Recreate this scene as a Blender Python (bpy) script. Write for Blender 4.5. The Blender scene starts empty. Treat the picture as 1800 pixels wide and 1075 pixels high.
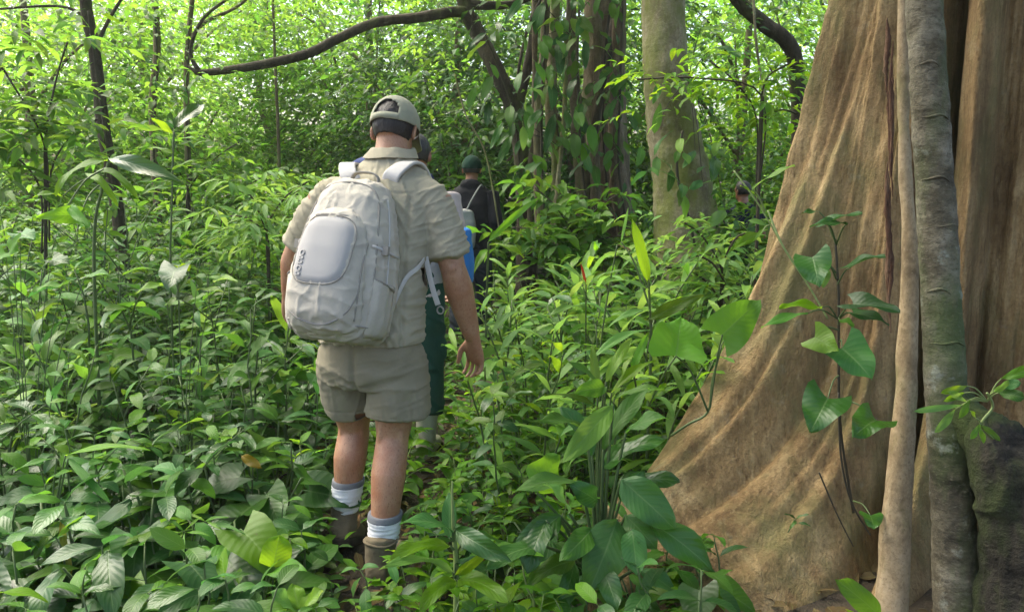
import bpy, math, random
import numpy as np
from mathutils import Vector, Matrix, Euler

random.seed(11)
RNG = np.random.default_rng(11)
R = math.radians
scene = bpy.context.scene
COL = scene.collection

# ------------------------------------------------------------------ camera
CAM_H, PITCH, FPX = 1.46, R(9.6), 1400.0
cam_d = bpy.data.cameras.new('camera')
cam_d.sensor_width = 36.0
cam_d.lens = FPX / 1800.0 * 36.0
cam_d.clip_start = 0.05
cam_d.clip_end = 400.0
cam = bpy.data.objects.new('camera', cam_d)
cam.location = (0, 0, CAM_H)
cam.rotation_euler = (math.pi / 2 - PITCH, 0, 0)
COL.objects.link(cam)
scene.camera = cam

# ------------------------------------------------------------------ sky, sun, exposure
SUN_EL, SUN_AZ = R(58), R(-58)          # azimuth from +Y (ahead), negative = to the left
world = bpy.data.worlds.new('World')
scene.world = world
world.use_nodes = True
wn = world.node_tree
wn.nodes.clear()
w_out = wn.nodes.new('ShaderNodeOutputWorld')
w_bg = wn.nodes.new('ShaderNodeBackground')
w_sky = wn.nodes.new('ShaderNodeTexSky')
w_sky.sky_type = 'NISHITA'
w_sky.sun_disc = False
w_sky.sun_elevation = SUN_EL
w_sky.sun_rotation = SUN_AZ
w_sky.air_density = 1.0
w_sky.dust_density = 5.0
w_sky.ozone_density = 1.0
w_bg.inputs['Strength'].default_value = 0.15
wn.links.new(w_sky.outputs[0], w_bg.inputs[0])
wn.links.new(w_bg.outputs[0], w_out.inputs[0])

sun_d = bpy.data.lights.new('sun', 'SUN')
sun_d.energy = 3.2
sun_d.angle = R(50)
sun_d.color = (1.0, 0.94, 0.80)
sun = bpy.data.objects.new('sun', sun_d)
sdir = Vector((math.sin(SUN_AZ) * math.cos(SUN_EL), math.cos(SUN_AZ) * math.cos(SUN_EL), math.sin(SUN_EL)))
sun.rotation_euler = sdir.to_track_quat('Z', 'Y').to_euler()
sun.location = sdir * 30
COL.objects.link(sun)

scene.view_settings.view_transform = 'Standard'
scene.view_settings.look = 'None'
scene.view_settings.gamma = 1.0
scene.view_settings.use_curve_mapping = False
scene.view_settings.exposure = 1.8
cy = scene.cycles
cy.use_denoising = True
cy.max_bounces = 8
cy.diffuse_bounces = 3
cy.glossy_bounces = 2
cy.transmission_bounces = 4
cy.transparent_max_bounces = 8
cy.caustics_reflective = False
cy.caustics_refractive = False

# ------------------------------------------------------------------ helpers
_f = Vector((0, math.cos(PITCH), -math.sin(PITCH)))
_u = Vector((0, math.sin(PITCH), math.cos(PITCH)))
def P(px, py, Y):
    """world point seen at photograph position (px, py) and standing Y metres ahead"""
    d = _f + Vector((1, 0, 0)) * ((px - 900) / FPX) - _u * ((py - 537.5) / FPX)
    t = Y / d.y
    return Vector((d.x * t, Y, CAM_H + d.z * t))

def gz(x, y):
    """height of the forest floor"""
    return (0.03 * math.sin(1.1 * x + 0.7) * math.sin(0.9 * y + 0.4) + 0.02 * math.sin(2.3 * x - 1.1 * y)
            + 0.012 * max(0.0, y - 9.0))

def _hash(ix, iy, iz):
    h = (ix * 374761393 + iy * 668265263 + iz * 1274126177) & 0xffffffff
    h = ((h ^ (h >> 13)) * 1103515245) & 0xffffffff
    return ((h ^ (h >> 16)) & 0xffff) / 32767.5 - 1.0

def vnoise(p):
    p = np.asarray(p, dtype=np.float64)
    i = np.floor(p).astype(np.int64)
    f = p - i
    f = f * f * (3 - 2 * f)
    r = 0
    for dx in (0, 1):
        wx = f[:, 0] if dx else 1 - f[:, 0]
        for dy in (0, 1):
            wy = f[:, 1] if dy else 1 - f[:, 1]
            for dz in (0, 1):
                wz = f[:, 2] if dz else 1 - f[:, 2]
                r = r + wx * wy * wz * _hash(i[:, 0] + dx, i[:, 1] + dy, i[:, 2] + dz)
    return r

def fbm(p, oct=3):
    p = np.asarray(p, dtype=np.float64)
    s, a = 0, 1.0
    for k in range(oct):
        s = s + a * vnoise(p * (2 ** k) + 17.3 * k)
        a *= 0.5
    return s

def mesh_from(name, verts, faces, mat=None, uv=None, smooth=True):
    """faces: list of index lists, or an int array of one width"""
    me = bpy.data.meshes.new(name)
    verts = np.asarray(verts, dtype=np.float32)
    if isinstance(faces, np.ndarray):
        w = faces.shape[1]
        me.vertices.add(len(verts)); me.vertices.foreach_set('co', verts.ravel())
        me.loops.add(faces.size); me.loops.foreach_set('vertex_index', faces.astype(np.int32).ravel())
        me.polygons.add(len(faces))
        me.polygons.foreach_set('loop_start', np.arange(len(faces), dtype=np.int32) * w)
        me.update(calc_edges=True)
    else:
        me.from_pydata([tuple(v) for v in verts], [], faces)
    if uv is not None:
        ul = me.uv_layers.new(name='UVMap')
        vi = np.empty(len(me.loops), dtype=np.int32)
        me.loops.foreach_get('vertex_index', vi)
        ul.data.foreach_set('uv', np.asarray(uv, dtype=np.float32)[vi].ravel())
    me.polygons.foreach_set('use_smooth', np.full(len(me.polygons), smooth, dtype=bool))
    if mat is not None:
        me.materials.append(mat)
    me.update()
    return me

def obj(name, me, parent=None, mat=None):
    o = bpy.data.objects.new(name, me)
    COL.objects.link(o)
    if parent is not None:
        o.parent = parent
    if mat is not None and me is not None and not me.materials:
        me.materials.append(mat)
    return o

def local_obj(name, me, parent):
    """mesh given in world coordinates, put under an Empty without moving it"""
    o = obj(name, me, parent)
    o.matrix_parent_inverse = parent_world(parent).inverted()
    return o

def parent_world(o):
    m = o.matrix_basis.copy()
    q = o
    while q.parent is not None:
        m = q.parent.matrix_basis @ q.matrix_parent_inverse @ m
        q = q.parent
    return m

def tag(o, label, cat, group=None, kind=None):
    if label: o['label'] = label
    if cat: o['category'] = cat
    if group: o['group'] = group
    if kind: o['kind'] = kind
    return o

def thing(name, label, cat, loc=(0, 0, 0), group=None):
    o = bpy.data.objects.new(name, None)
    o.empty_display_size = 0.1
    o.location = loc
    COL.objects.link(o)
    return tag(o, label, cat, group)

# ---- shapes (verts, faces)
def frames(pts):
    pts = [Vector(p) for p in pts]
    T = []
    for i in range(len(pts)):
        a = pts[max(0, i - 1)]; b = pts[min(len(pts) - 1, i + 1)]
        t = (b - a)
        T.append(t.normalized() if t.length > 1e-9 else Vector((0, 0, 1)))
    ref = Vector((1, 0, 0)) if abs(T[0].x) < 0.8 else Vector((0, 1, 0))
    N = []
    n = (ref - T[0] * ref.dot(T[0])).normalized()
    for t in T:
        n = (n - t * n.dot(t))
        n = n.normalized() if n.length > 1e-6 else Vector((1, 0, 0))
        N.append(n)
    return pts, T, N

def spline(pts, sub=6):
    """Catmull-Rom through points (tuples of any length)"""
    A = np.array([tuple(p) for p in pts], dtype=float)
    out = []
    n = len(A)
    for i in range(n - 1):
        p0, p1, p2, p3 = A[max(0, i - 1)], A[i], A[i + 1], A[min(n - 1, i + 2)]
        for k in range(sub):
            t = k / sub
            out.append(0.5 * ((2 * p1) + (-p0 + p2) * t + (2 * p0 - 5 * p1 + 4 * p2 - p3) * t * t + (-p0 + 3 * p1 - 3 * p2 + p3) * t ** 3))
    out.append(A[-1])
    return np.array(out)

def tube(pts, radii, n=12, caps=True, jitter=0.0):
    pts, T, N = frames(pts)
    if not hasattr(radii, '__len__'):
        radii = [radii] * len(pts)
    V, F = [], []
    for i, (p, t, nn) in enumerate(zip(pts, T, N)):
        b = t.cross(nn)
        for k in range(n):
            a = 2 * math.pi * k / n
            rr = radii[i] * (1 + (random.uniform(-jitter, jitter) if jitter else 0))
            V.append(p + nn * (math.cos(a) * rr) + b * (math.sin(a) * rr))
    m = len(pts)
    for i in range(m - 1):
        for k in range(n):
            F.append([i * n + k, i * n + (k + 1) % n, (i + 1) * n + (k + 1) % n, (i + 1) * n + k])
    if caps:
        a = len(V); V.append(pts[0] - T[0] * radii[0] * 0.35)
        b = len(V); V.append(pts[-1] + T[-1] * radii[-1] * 0.35)
        for k in range(n):
            F.append([a, (k + 1) % n, k])
            F.append([b, (m - 1) * n + k, (m - 1) * n + (k + 1) % n])
    return V, F

def ringloft(rings, n=28, caps=True):
    """rings: (centre, u, v, a, b, exponent)"""
    V, F = [], []
    for c, u, v, a, b, e in rings:
        for k in range(n):
            t = 2 * math.pi * k / n
            cx, sx = math.cos(t), math.sin(t)
            x = a * math.copysign(abs(cx) ** (2 / e), cx)
            y = b * math.copysign(abs(sx) ** (2 / e), sx)
            V.append(Vector(c) + u * x + v * y)
    m = len(rings)
    for i in range(m - 1):
        for k in range(n):
            F.append([i * n + k, i * n + (k + 1) % n, (i + 1) * n + (k + 1) % n, (i + 1) * n + k])
    if caps:
        a = len(V); V.append(Vector(rings[0][0]))
        b = len(V); V.append(Vector(rings[-1][0]))
        for k in range(n):
            F.append([a, (k + 1) % n, k])
            F.append([b, (m - 1) * n + k, (m - 1) * n + (k + 1) % n])
    return V, F

def ellipsoid(c, r, ax=None, nu=20, nv=12):
    ax = ax or (Vector((1, 0, 0)), Vector((0, 1, 0)), Vector((0, 0, 1)))
    c = Vector(c)
    V, F = [c - ax[2] * r[2]], []
    for j in range(1, nv):
        ph = -math.pi / 2 + math.pi * j / nv
        for k in range(nu):
            t = 2 * math.pi * k / nu
            V.append(c + ax[0] * (r[0] * math.cos(ph) * math.cos(t)) + ax[1] * (r[1] * math.cos(ph) * math.sin(t)) + ax[2] * (r[2] * math.sin(ph)))
    V.append(c + ax[2] * r[2])
    for k in range(nu):
        F.append([0, 1 + (k + 1) % nu, 1 + k])
    for j in range(nv - 2):
        o = 1 + j * nu
        for k in range(nu):
            F.append([o + k, o + (k + 1) % nu, o + nu + (k + 1) % nu, o + nu + k])
    o = 1 + (nv - 2) * nu
    for k in range(nu):
        F.append([len(V) - 1, o + k, o + (k + 1) % nu])
    return V, F

def box(c, size, ax=None):
    ax = ax or (Vector((1, 0, 0)), Vector((0, 1, 0)), Vector((0, 0, 1)))
    V = []
    for sx in (-1, 1):
        for sy in (-1, 1):
            for sz in (-1, 1):
                V.append(Vector(c) + ax[0] * (sx * size[0] / 2) + ax[1] * (sy * size[1] / 2) + ax[2] * (sz * size[2] / 2))
    F = [[0, 1, 3, 2], [4, 6, 7, 5], [0, 4, 5, 1], [2, 3, 7, 6], [0, 2, 6, 4], [1, 5, 7, 3]]
    return V, F

def join(parts):
    V, F = [], []
    for v, f in parts:
        o = len(V)
        V += list(v)
        F += [[i + o for i in q] for q in f]
    return V, F

def baked(me, mods):
    """evaluate modifiers on a mesh and give back the plain result"""
    t = bpy.data.objects.new('tmp', me)
    COL.objects.link(t)
    for typ, kw in mods:
        m = t.modifiers.new(typ, typ)
        for k, v in kw.items():
            setattr(m, k, v)
    dg = bpy.context.evaluated_depsgraph_get()
    dg.update()
    res = bpy.data.meshes.new_from_object(t.evaluated_get(dg))
    bpy.data.objects.remove(t)
    bpy.data.meshes.remove(me)
    return res

def union(parts, voxel=0.006, smooth=4, factor=0.5):
    V, F = join(parts)
    me = mesh_from('u', [tuple(v) for v in V], F)
    res = baked(me, [('REMESH', dict(mode='VOXEL', voxel_size=voxel, use_smooth_shade=True)),
                     ('SMOOTH', dict(iterations=smooth, factor=factor))])
    return res

def get_co(me):
    c = np.empty(len(me.vertices) * 3, dtype=np.float32)
    me.vertices.foreach_get('co', c)
    return c.reshape(-1, 3).astype(np.float64)

def get_no(me):
    me.update()
    c = np.empty(len(me.vertices) * 3, dtype=np.float32)
    me.vertices.foreach_get('normal', c)
    return c.reshape(-1, 3).astype(np.float64)

def set_co(me, co):
    me.vertices.foreach_set('co', np.asarray(co, dtype=np.float32).ravel())
    me.update()

def push(me, d):
    set_co(me, get_co(me) + get_no(me) * np.asarray(d)[:, None])

def cut_faces(me, planes, tol):
    """open a closed shell where it ends: drop faces lying in the given planes (point, normal, radius)"""
    import bmesh
    bm = bmesh.new(); bm.from_mesh(me)
    kill = []
    for f in bm.faces:
        c = f.calc_center_median()
        for p, n, rad in planes:
            d = c - Vector(p)
            if d.length < rad and (d.dot(n)) > -tol:
                kill.append(f); break
    bmesh.ops.delete(bm, geom=kill, context='FACES')
    bm.to_mesh(me); bm.free(); me.update()

# ------------------------------------------------------------------ materials
def new_mat(name):
    m = bpy.data.materials.new(name)
    m.use_nodes = True
    nt = m.node_tree
    nt.nodes.clear()
    out = nt.nodes.new('ShaderNodeOutputMaterial')
    return m, nt, out

def N(nt, typ, **kw):
    n = nt.nodes.new(typ)
    for k, v in kw.items():
        if k.startswith('i_'):
            n.inputs[k[2:].replace('_', ' ')].default_value = v
        else:
            setattr(n, k, v)
    return n

def math_n(nt, op, a, b=None, c=None, clamp=False):
    n = nt.nodes.new('ShaderNodeMath'); n.operation = op; n.use_clamp = clamp
    for i, x in enumerate((a, b, c)):
        if x is None: continue
        if isinstance(x, (int, float)): n.inputs[i].default_value = x
        else: nt.links.new(x, n.inputs[i])
    return n.outputs[0]

def mixc(nt, fac, a, b, blend='MIX'):
    n = nt.nodes.new('ShaderNodeMix'); n.data_type = 'RGBA'; n.blend_type = blend
    for s, x in ((n.inputs[0], fac), (n.inputs[6], a), (n.inputs[7], b)):
        if isinstance(x, (int, float)): s.default_value = x
        elif isinstance(x, tuple): s.default_value = (*x[:3], 1)
        else: nt.links.new(x, s)
    return n.outputs[2]

def ramp(nt, fac, stops):
    n = nt.nodes.new('ShaderNodeValToRGB')
    e = n.color_ramp.elements
    while len(e) > 1: e.remove(e[-1])
    e[0].position = stops[0][0]; e[0].color = (*stops[0][1], 1)
    for p, c in stops[1:]:
        q = e.new(p); q.color = (*c, 1)
    nt.links.new(fac, n.inputs[0])
    return n.outputs[0]

def noise_n(nt, vec, scale, detail=3, rough=0.55, dist=0.0):
    n = nt.nodes.new('ShaderNodeTexNoise')
    n.inputs['Scale'].default_value = scale
    n.inputs['Detail'].default_value = detail
    n.inputs['Roughness'].default_value = rough
    n.inputs['Distortion'].default_value = dist
    if vec is not None: nt.links.new(vec, n.inputs['Vector'])
    return n.outputs[0]

def mapping(nt, vec, scale=(1, 1, 1), rot=(0, 0, 0)):
    n = nt.nodes.new('ShaderNodeMapping')
    n.inputs['Scale'].default_value = scale
    n.inputs['Rotation'].default_value = rot
    nt.links.new(vec, n.inputs['Vector'])
    return n.outputs[0]

def bump(nt, h, strength=0.3, dist=0.01, normal=None):
    n = nt.nodes.new('ShaderNodeBump')
    n.inputs['Strength'].default_value = strength
    n.inputs['Distance'].default_value = dist
    nt.links.new(h, n.inputs['Height'])
    if normal is not None: nt.links.new(normal, n.inputs['Normal'])
    return n.outputs[0]

def leaf_mat(name, top, under, trans, rough=0.46, tfac=0.38, hue=0.02, val=0.35, veins=9.0, vein_col=0.25, spots=0.0, spot_col=(0.35, 0.30, 0.05), spec=0.22):
    m, nt, out = new_mat(name)
    L = nt.links
    uv = N(nt, 'ShaderNodeUVMap').outputs[0]
    sep = N(nt, 'ShaderNodeSeparateXYZ'); L.new(uv, sep.inputs[0])
    u, v = sep.outputs[0], sep.outputs[1]
    av = math_n(nt, 'ABSOLUTE', v)
    rnd = math_n(nt, 'FRACT', math_n(nt, 'ADD', N(nt, 'ShaderNodeObjectInfo').outputs['Random'],
                 N(nt, 'ShaderNodeNewGeometry').outputs['Random Per Island']))
    rnd2 = math_n(nt, 'FRACT', math_n(nt, 'MULTIPLY', rnd, 7.31))
    geo = N(nt, 'ShaderNodeNewGeometry')
    base = mixc(nt, geo.outputs['Backfacing'], top, under)
    hsv = N(nt, 'ShaderNodeHueSaturation')
    L.new(base, hsv.inputs['Color'])
    L.new(math_n(nt, 'ADD', math_n(nt, 'MULTIPLY', rnd2, 2 * hue), 0.5 - hue), hsv.inputs['Hue'])
    L.new(math_n(nt, 'ADD', math_n(nt, 'MULTIPLY', rnd, val * 2), 1 - val), hsv.inputs['Value'])
    L.new(math_n(nt, 'ADD', math_n(nt, 'MULTIPLY', rnd2, -0.25), 1.22), hsv.inputs['Saturation'])
    tex = N(nt, 'ShaderNodeTexCoord').outputs['Object']
    nz = noise_n(nt, tex, 28, 3)
    c = mixc(nt, math_n(nt, 'MULTIPLY', nz, 0.35), hsv.outputs[0], (0.02, 0.05, 0.012))
    # veins: a pale midrib and side veins that sweep to the tip
    mid = math_n(nt, 'SUBTRACT', 1.0, math_n(nt, 'MULTIPLY', av, 14.0), clamp=True)
    side = math_n(nt, 'SINE', math_n(nt, 'MULTIPLY', math_n(nt, 'SUBTRACT', math_n(nt, 'MULTIPLY', u, veins), math_n(nt, 'MULTIPLY', av, veins * 0.28)), 6.2832))
    sv = math_n(nt, 'MULTIPLY', math_n(nt, 'SUBTRACT', side, 0.82, clamp=True), 3.0)
    vm = math_n(nt, 'MAXIMUM', mid, math_n(nt, 'MULTIPLY', sv, 0.55))
    c = mixc(nt, math_n(nt, 'MULTIPLY', vm, vein_col), c, (0.30, 0.42, 0.16))
    if spots > 0:
        sn = noise_n(nt, tex, 60, 2, 0.6)
        sm = math_n(nt, 'MULTIPLY', math_n(nt, 'SUBTRACT', sn, 0.72 - 0.1 * spots, clamp=True), 8.0, clamp=True)
        c = mixc(nt, sm, c, spot_col)
    h = math_n(nt, 'ADD', math_n(nt, 'MULTIPLY', side, 0.5), math_n(nt, 'MULTIPLY', nz, 0.6))
    h = math_n(nt, 'SUBTRACT', h, math_n(nt, 'MULTIPLY', mid, 1.5))
    nb = bump(nt, h, 0.22, 0.0022)
    p = N(nt, 'ShaderNodeBsdfPrincipled')
    L.new(c, p.inputs['Base Color']); L.new(nb, p.inputs['Normal'])
    L.new(math_n(nt, 'ADD', math_n(nt, 'MULTIPLY', rnd2, 0.16), rough - 0.06), p.inputs['Roughness'])
    p.inputs['Specular IOR Level'].default_value = spec
    t = N(nt, 'ShaderNodeBsdfTranslucent')
    tc = mixc(nt, 1.0, trans, mixc(nt, 0.6, (1, 1, 1), hsv.outputs[0]), 'MIX')
    hs2 = N(nt, 'ShaderNodeHueSaturation')
    hs2.inputs['Color'].default_value = (*trans, 1)
    L.new(math_n(nt, 'ADD', math_n(nt, 'MULTIPLY', rnd2, 2 * hue), 0.5 - hue), hs2.inputs['Hue'])
    L.new(math_n(nt, 'ADD', math_n(nt, 'MULTIPLY', rnd, val * 2), 1 - val), hs2.inputs['Value'])
    tcol = mixc(nt, math_n(nt, 'MULTIPLY', vm, 0.35), hs2.outputs[0], (0.10, 0.20, 0.02))
    L.new(tcol, t.inputs['Color']); L.new(nb, t.inputs['Normal'])
    mx = N(nt, 'ShaderNodeMixShader'); mx.inputs[0].default_value = tfac
    L.new(p.outputs[0], mx.inputs[1]); L.new(t.outputs[0], mx.inputs[2])
    L.new(mx.outputs[0], out.inputs[0])
    return m

def simple_mat(name, col, rough=0.7, var=0.25, scale=20, bscale=60, bstr=0.3, bdist=0.004, spec=0.4, dark=None, sheen=0.0):
    m, nt, out = new_mat(name)
    L = nt.links
    tex = N(nt, 'ShaderNodeTexCoord').outputs['Object']
    nz = noise_n(nt, tex, scale, 4)
    d = dark or tuple(c * 0.45 for c in col)
    f = math_n(nt, 'MULTIPLY', math_n(nt, 'SUBTRACT', nz, 0.35, clamp=True), var * 3.2, clamp=True)
    c = mixc(nt, f, col, d)
    p = N(nt, 'ShaderNodeBsdfPrincipled')
    L.new(c, p.inputs['Base Color'])
    p.inputs['Roughness'].default_value = rough
    p.inputs['Specular IOR Level'].default_value = spec
    if sheen: p.inputs['Sheen Weight'].default_value = sheen
    L.new(bump(nt, noise_n(nt, tex, bscale, 3), bstr, bdist), p.inputs['Normal'])
    L.new(p.outputs[0], out.inputs[0])
    return m

def cloth_mat(name, col, var=0.18, weave=420, wrinkle=26, wstr=0.5, rough=0.92, stain=None, spec=0.2):
    m, nt, out = new_mat(name)
    L = nt.links
    tex = N(nt, 'ShaderNodeTexCoord').outputs['Object']
    big = noise_n(nt, tex, 9, 4, 0.6)
    fine = noise_n(nt, tex, weave, 2, 0.7)
    f = math_n(nt, 'ADD', math_n(nt, 'MULTIPLY', math_n(nt, 'SUBTRACT', big, 0.5), 1.6 * var), math_n(nt, 'MULTIPLY', math_n(nt, 'SUBTRACT', fine, 0.5), 1.2 * var))
    hs = N(nt, 'ShaderNodeHueSaturation'); hs.inputs['Color'].default_value = (*col, 1)
    L.new(math_n(nt, 'ADD', f, 1.0), hs.inputs['Value'])
    c = hs.outputs[0]
    if stain:
        sn = noise_n(nt, tex, 5, 5, 0.65)
        c = mixc(nt, math_n(nt, 'MULTIPLY', math_n(nt, 'SUBTRACT', sn, 0.48, clamp=True), 3.0, clamp=True), c, stain)
    p = N(nt, 'ShaderNodeBsdfPrincipled')
    L.new(c, p.inputs['Base Color'])
    p.inputs['Roughness'].default_value = rough
    p.inputs['Specular IOR Level'].default_value = spec
    p.inputs['Sheen Weight'].default_value = 0.03
    b1 = bump(nt, noise_n(nt, tex, wrinkle, 4, 0.6, 0.6), wstr, 0.008)
    b2 = bump(nt, fine, 0.35, 0.0012, b1)
    L.new(b2, p.inputs['Normal'])
    L.new(p.outputs[0], out.inputs[0])
    return m

def bark_mat(name, cols, streak=14, zs=0.12, moss=0.0, moss_col=(0.10, 0.13, 0.03), bstr=0.7, bdist=0.02, low_moss=0.0, rough=0.9, lichen=0.0, rings=0.0):
    """cols: dark, mid, light; streaks run along the trunk (Z)"""
    m, nt, out = new_mat(name)
    L = nt.links
    tex = N(nt, 'ShaderNodeTexCoord').outputs['Object']
    st = mapping(nt, tex, (streak, streak, streak * zs))
    n1 = noise_n(nt, st, 1.0, 6, 0.62, 0.4)
    n2 = noise_n(nt, tex, 3.0, 5, 0.6)
    n3 = noise_n(nt, tex, 70, 3, 0.7)
    f = math_n(nt, 'ADD', math_n(nt, 'MULTIPLY', n1, 0.55), math_n(nt, 'MULTIPLY', n2, 0.45))
    c = ramp(nt, f, [(0.34, cols[0]), (0.50, cols[1]), (0.66, cols[2])])
    c = mixc(nt, math_n(nt, 'MULTIPLY', math_n(nt, 'SUBTRACT', n3, 0.45, clamp=True), 1.6, clamp=True), c, cols[0])
    fs = noise_n(nt, mapping(nt, tex, (streak * 5, streak * 5, streak * 5 * zs * 1.6)), 1.0, 4, 0.7, 0.3)
    c = mixc(nt, math_n(nt, 'MULTIPLY', math_n(nt, 'SUBTRACT', fs, 0.54, clamp=True), 4.5, clamp=True), c, cols[0])
    c = mixc(nt, math_n(nt, 'MULTIPLY', math_n(nt, 'SUBTRACT', 0.44, fs, clamp=True), 3.0, clamp=True), c, cols[2])
    if moss > 0:
        mn = noise_n(nt, mapping(nt, tex, (4, 4, 1.6)), 1.0, 6, 0.65)
        mf = math_n(nt, 'MULTIPLY', math_n(nt, 'SUBTRACT', mn, 0.62 - 0.2 * moss, clamp=True), 6.0, clamp=True)
        if low_moss:
            sz = N(nt, 'ShaderNodeSeparateXYZ'); L.new(tex, sz.inputs[0])
            mf = math_n(nt, 'MULTIPLY', mf, math_n(nt, 'SUBTRACT', 1.3, math_n(nt, 'MULTIPLY', sz.outputs[2], low_moss), clamp=True))
        c = mixc(nt, math_n(nt, 'MULTIPLY', mf, 0.75), c, moss_col)
    if lichen > 0:
        ln = noise_n(nt, tex, 11, 5, 0.7)
        c = mixc(nt, math_n(nt, 'MULTIPLY', math_n(nt, 'SUBTRACT', ln, 0.60, clamp=True), 6.0 * lichen, clamp=True), c, (0.30, 0.32, 0.25))
    p = N(nt, 'ShaderNodeBsdfPrincipled')
    L.new(c, p.inputs['Base Color'])
    p.inputs['Roughness'].default_value = rough
    p.inputs['Specular IOR Level'].default_value = 0.25
    hh = math_n(nt, 'SUBTRACT', math_n(nt, 'ADD', n1, math_n(nt, 'MULTIPLY', n3, 0.35)), math_n(nt, 'MULTIPLY', fs, 0.45))
    if rings > 0:
        wv = N(nt, 'ShaderNodeTexWave', wave_type='BANDS', bands_direction='Z')
        wv.inputs['Scale'].default_value = 7; wv.inputs['Distortion'].default_value = 6; wv.inputs['Detail'].default_value = 3
        L.new(tex, wv.inputs['Vector'])
        hh = math_n(nt, 'ADD', hh, math_n(nt, 'MULTIPLY', wv.outputs['Fac'], rings))
    L.new(bump(nt, hh, bstr, bdist), p.inputs['Normal'])
    L.new(p.outputs[0], out.inputs[0])
    return m

M = {}
# leaves: top, underside, colour of the light that passes through
M['leaf_mid'] = leaf_mat('leaf_mid', (0.076, 0.178, 0.022), (0.105, 0.200, 0.046), (0.19, 0.38, 0.030), spots=.35, spot_col=(0.10, 0.075, 0.03))
M['leaf_dark'] = leaf_mat('leaf_dark', (0.034, 0.102, 0.020), (0.060, 0.135, 0.038), (0.09, 0.24, 0.03), rough=0.36, tfac=0.28, spots=.3, spot_col=(0.10, 0.085, 0.03), spec=.4)
M['leaf_cool'] = leaf_mat('leaf_cool', (0.056, 0.146, 0.032), (0.085, 0.170, 0.060), (0.11, 0.28, 0.05), rough=0.42, tfac=0.28, vein_col=.38, spots=.3, spot_col=(.03, .07, .02))
M['leaf_bright'] = leaf_mat('leaf_bright', (0.110, 0.250, 0.022), (0.130, 0.270, 0.045), (0.30, 0.52, 0.020), tfac=0.5, val=0.22)
M['leaf_pale'] = leaf_mat('leaf_pale', (0.150, 0.285, 0.065), (0.185, 0.300, 0.100), (0.30, 0.50, 0.08), tfac=0.4, val=0.25, vein_col=0.35)
M['leaf_hero'] = leaf_mat('leaf_hero', (0.070, 0.165, 0.045), (0.100, 0.200, 0.070), (0.15, 0.32, 0.04), rough=0.30, spots=1.0, spot_col=(0.035, 0.075, 0.02), veins=11, val=0.2)
M['leaf_old'] = leaf_mat('leaf_old', (0.300, 0.240, 0.030), (0.300, 0.220, 0.050), (0.50, 0.36, 0.03), rough=0.5, hue=0.02)
M['leaf_brown'] = leaf_mat('leaf_brown', (0.120, 0.075, 0.035), (0.140, 0.090, 0.050), (0.12, 0.07, 0.02), rough=0.7, tfac=0.12, hue=0.015)
M['leaf_red'] = leaf_mat('leaf_red', (0.35, 0.06, 0.025), (0.35, 0.07, 0.03), (0.40, 0.05, 0.02), rough=0.5, hue=0.01)
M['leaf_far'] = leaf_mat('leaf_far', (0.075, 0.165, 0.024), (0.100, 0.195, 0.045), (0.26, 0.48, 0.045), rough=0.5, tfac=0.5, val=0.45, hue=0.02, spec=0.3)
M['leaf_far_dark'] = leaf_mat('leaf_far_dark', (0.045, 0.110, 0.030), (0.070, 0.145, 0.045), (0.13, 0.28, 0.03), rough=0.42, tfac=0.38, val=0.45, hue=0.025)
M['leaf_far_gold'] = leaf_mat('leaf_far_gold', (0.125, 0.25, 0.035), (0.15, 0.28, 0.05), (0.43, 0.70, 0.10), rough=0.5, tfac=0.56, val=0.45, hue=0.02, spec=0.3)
M['stem'] = simple_mat('stem_green', (0.085, 0.130, 0.040), 0.6, 0.4, 40)
M['stem_dark'] = simple_mat('stem_brown', (0.055, 0.045, 0.026), 0.8, 0.4, 40)
M['stem_pale'] = simple_mat('stem_pale', (0.20, 0.26, 0.08), 0.55, 0.3, 40)
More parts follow.
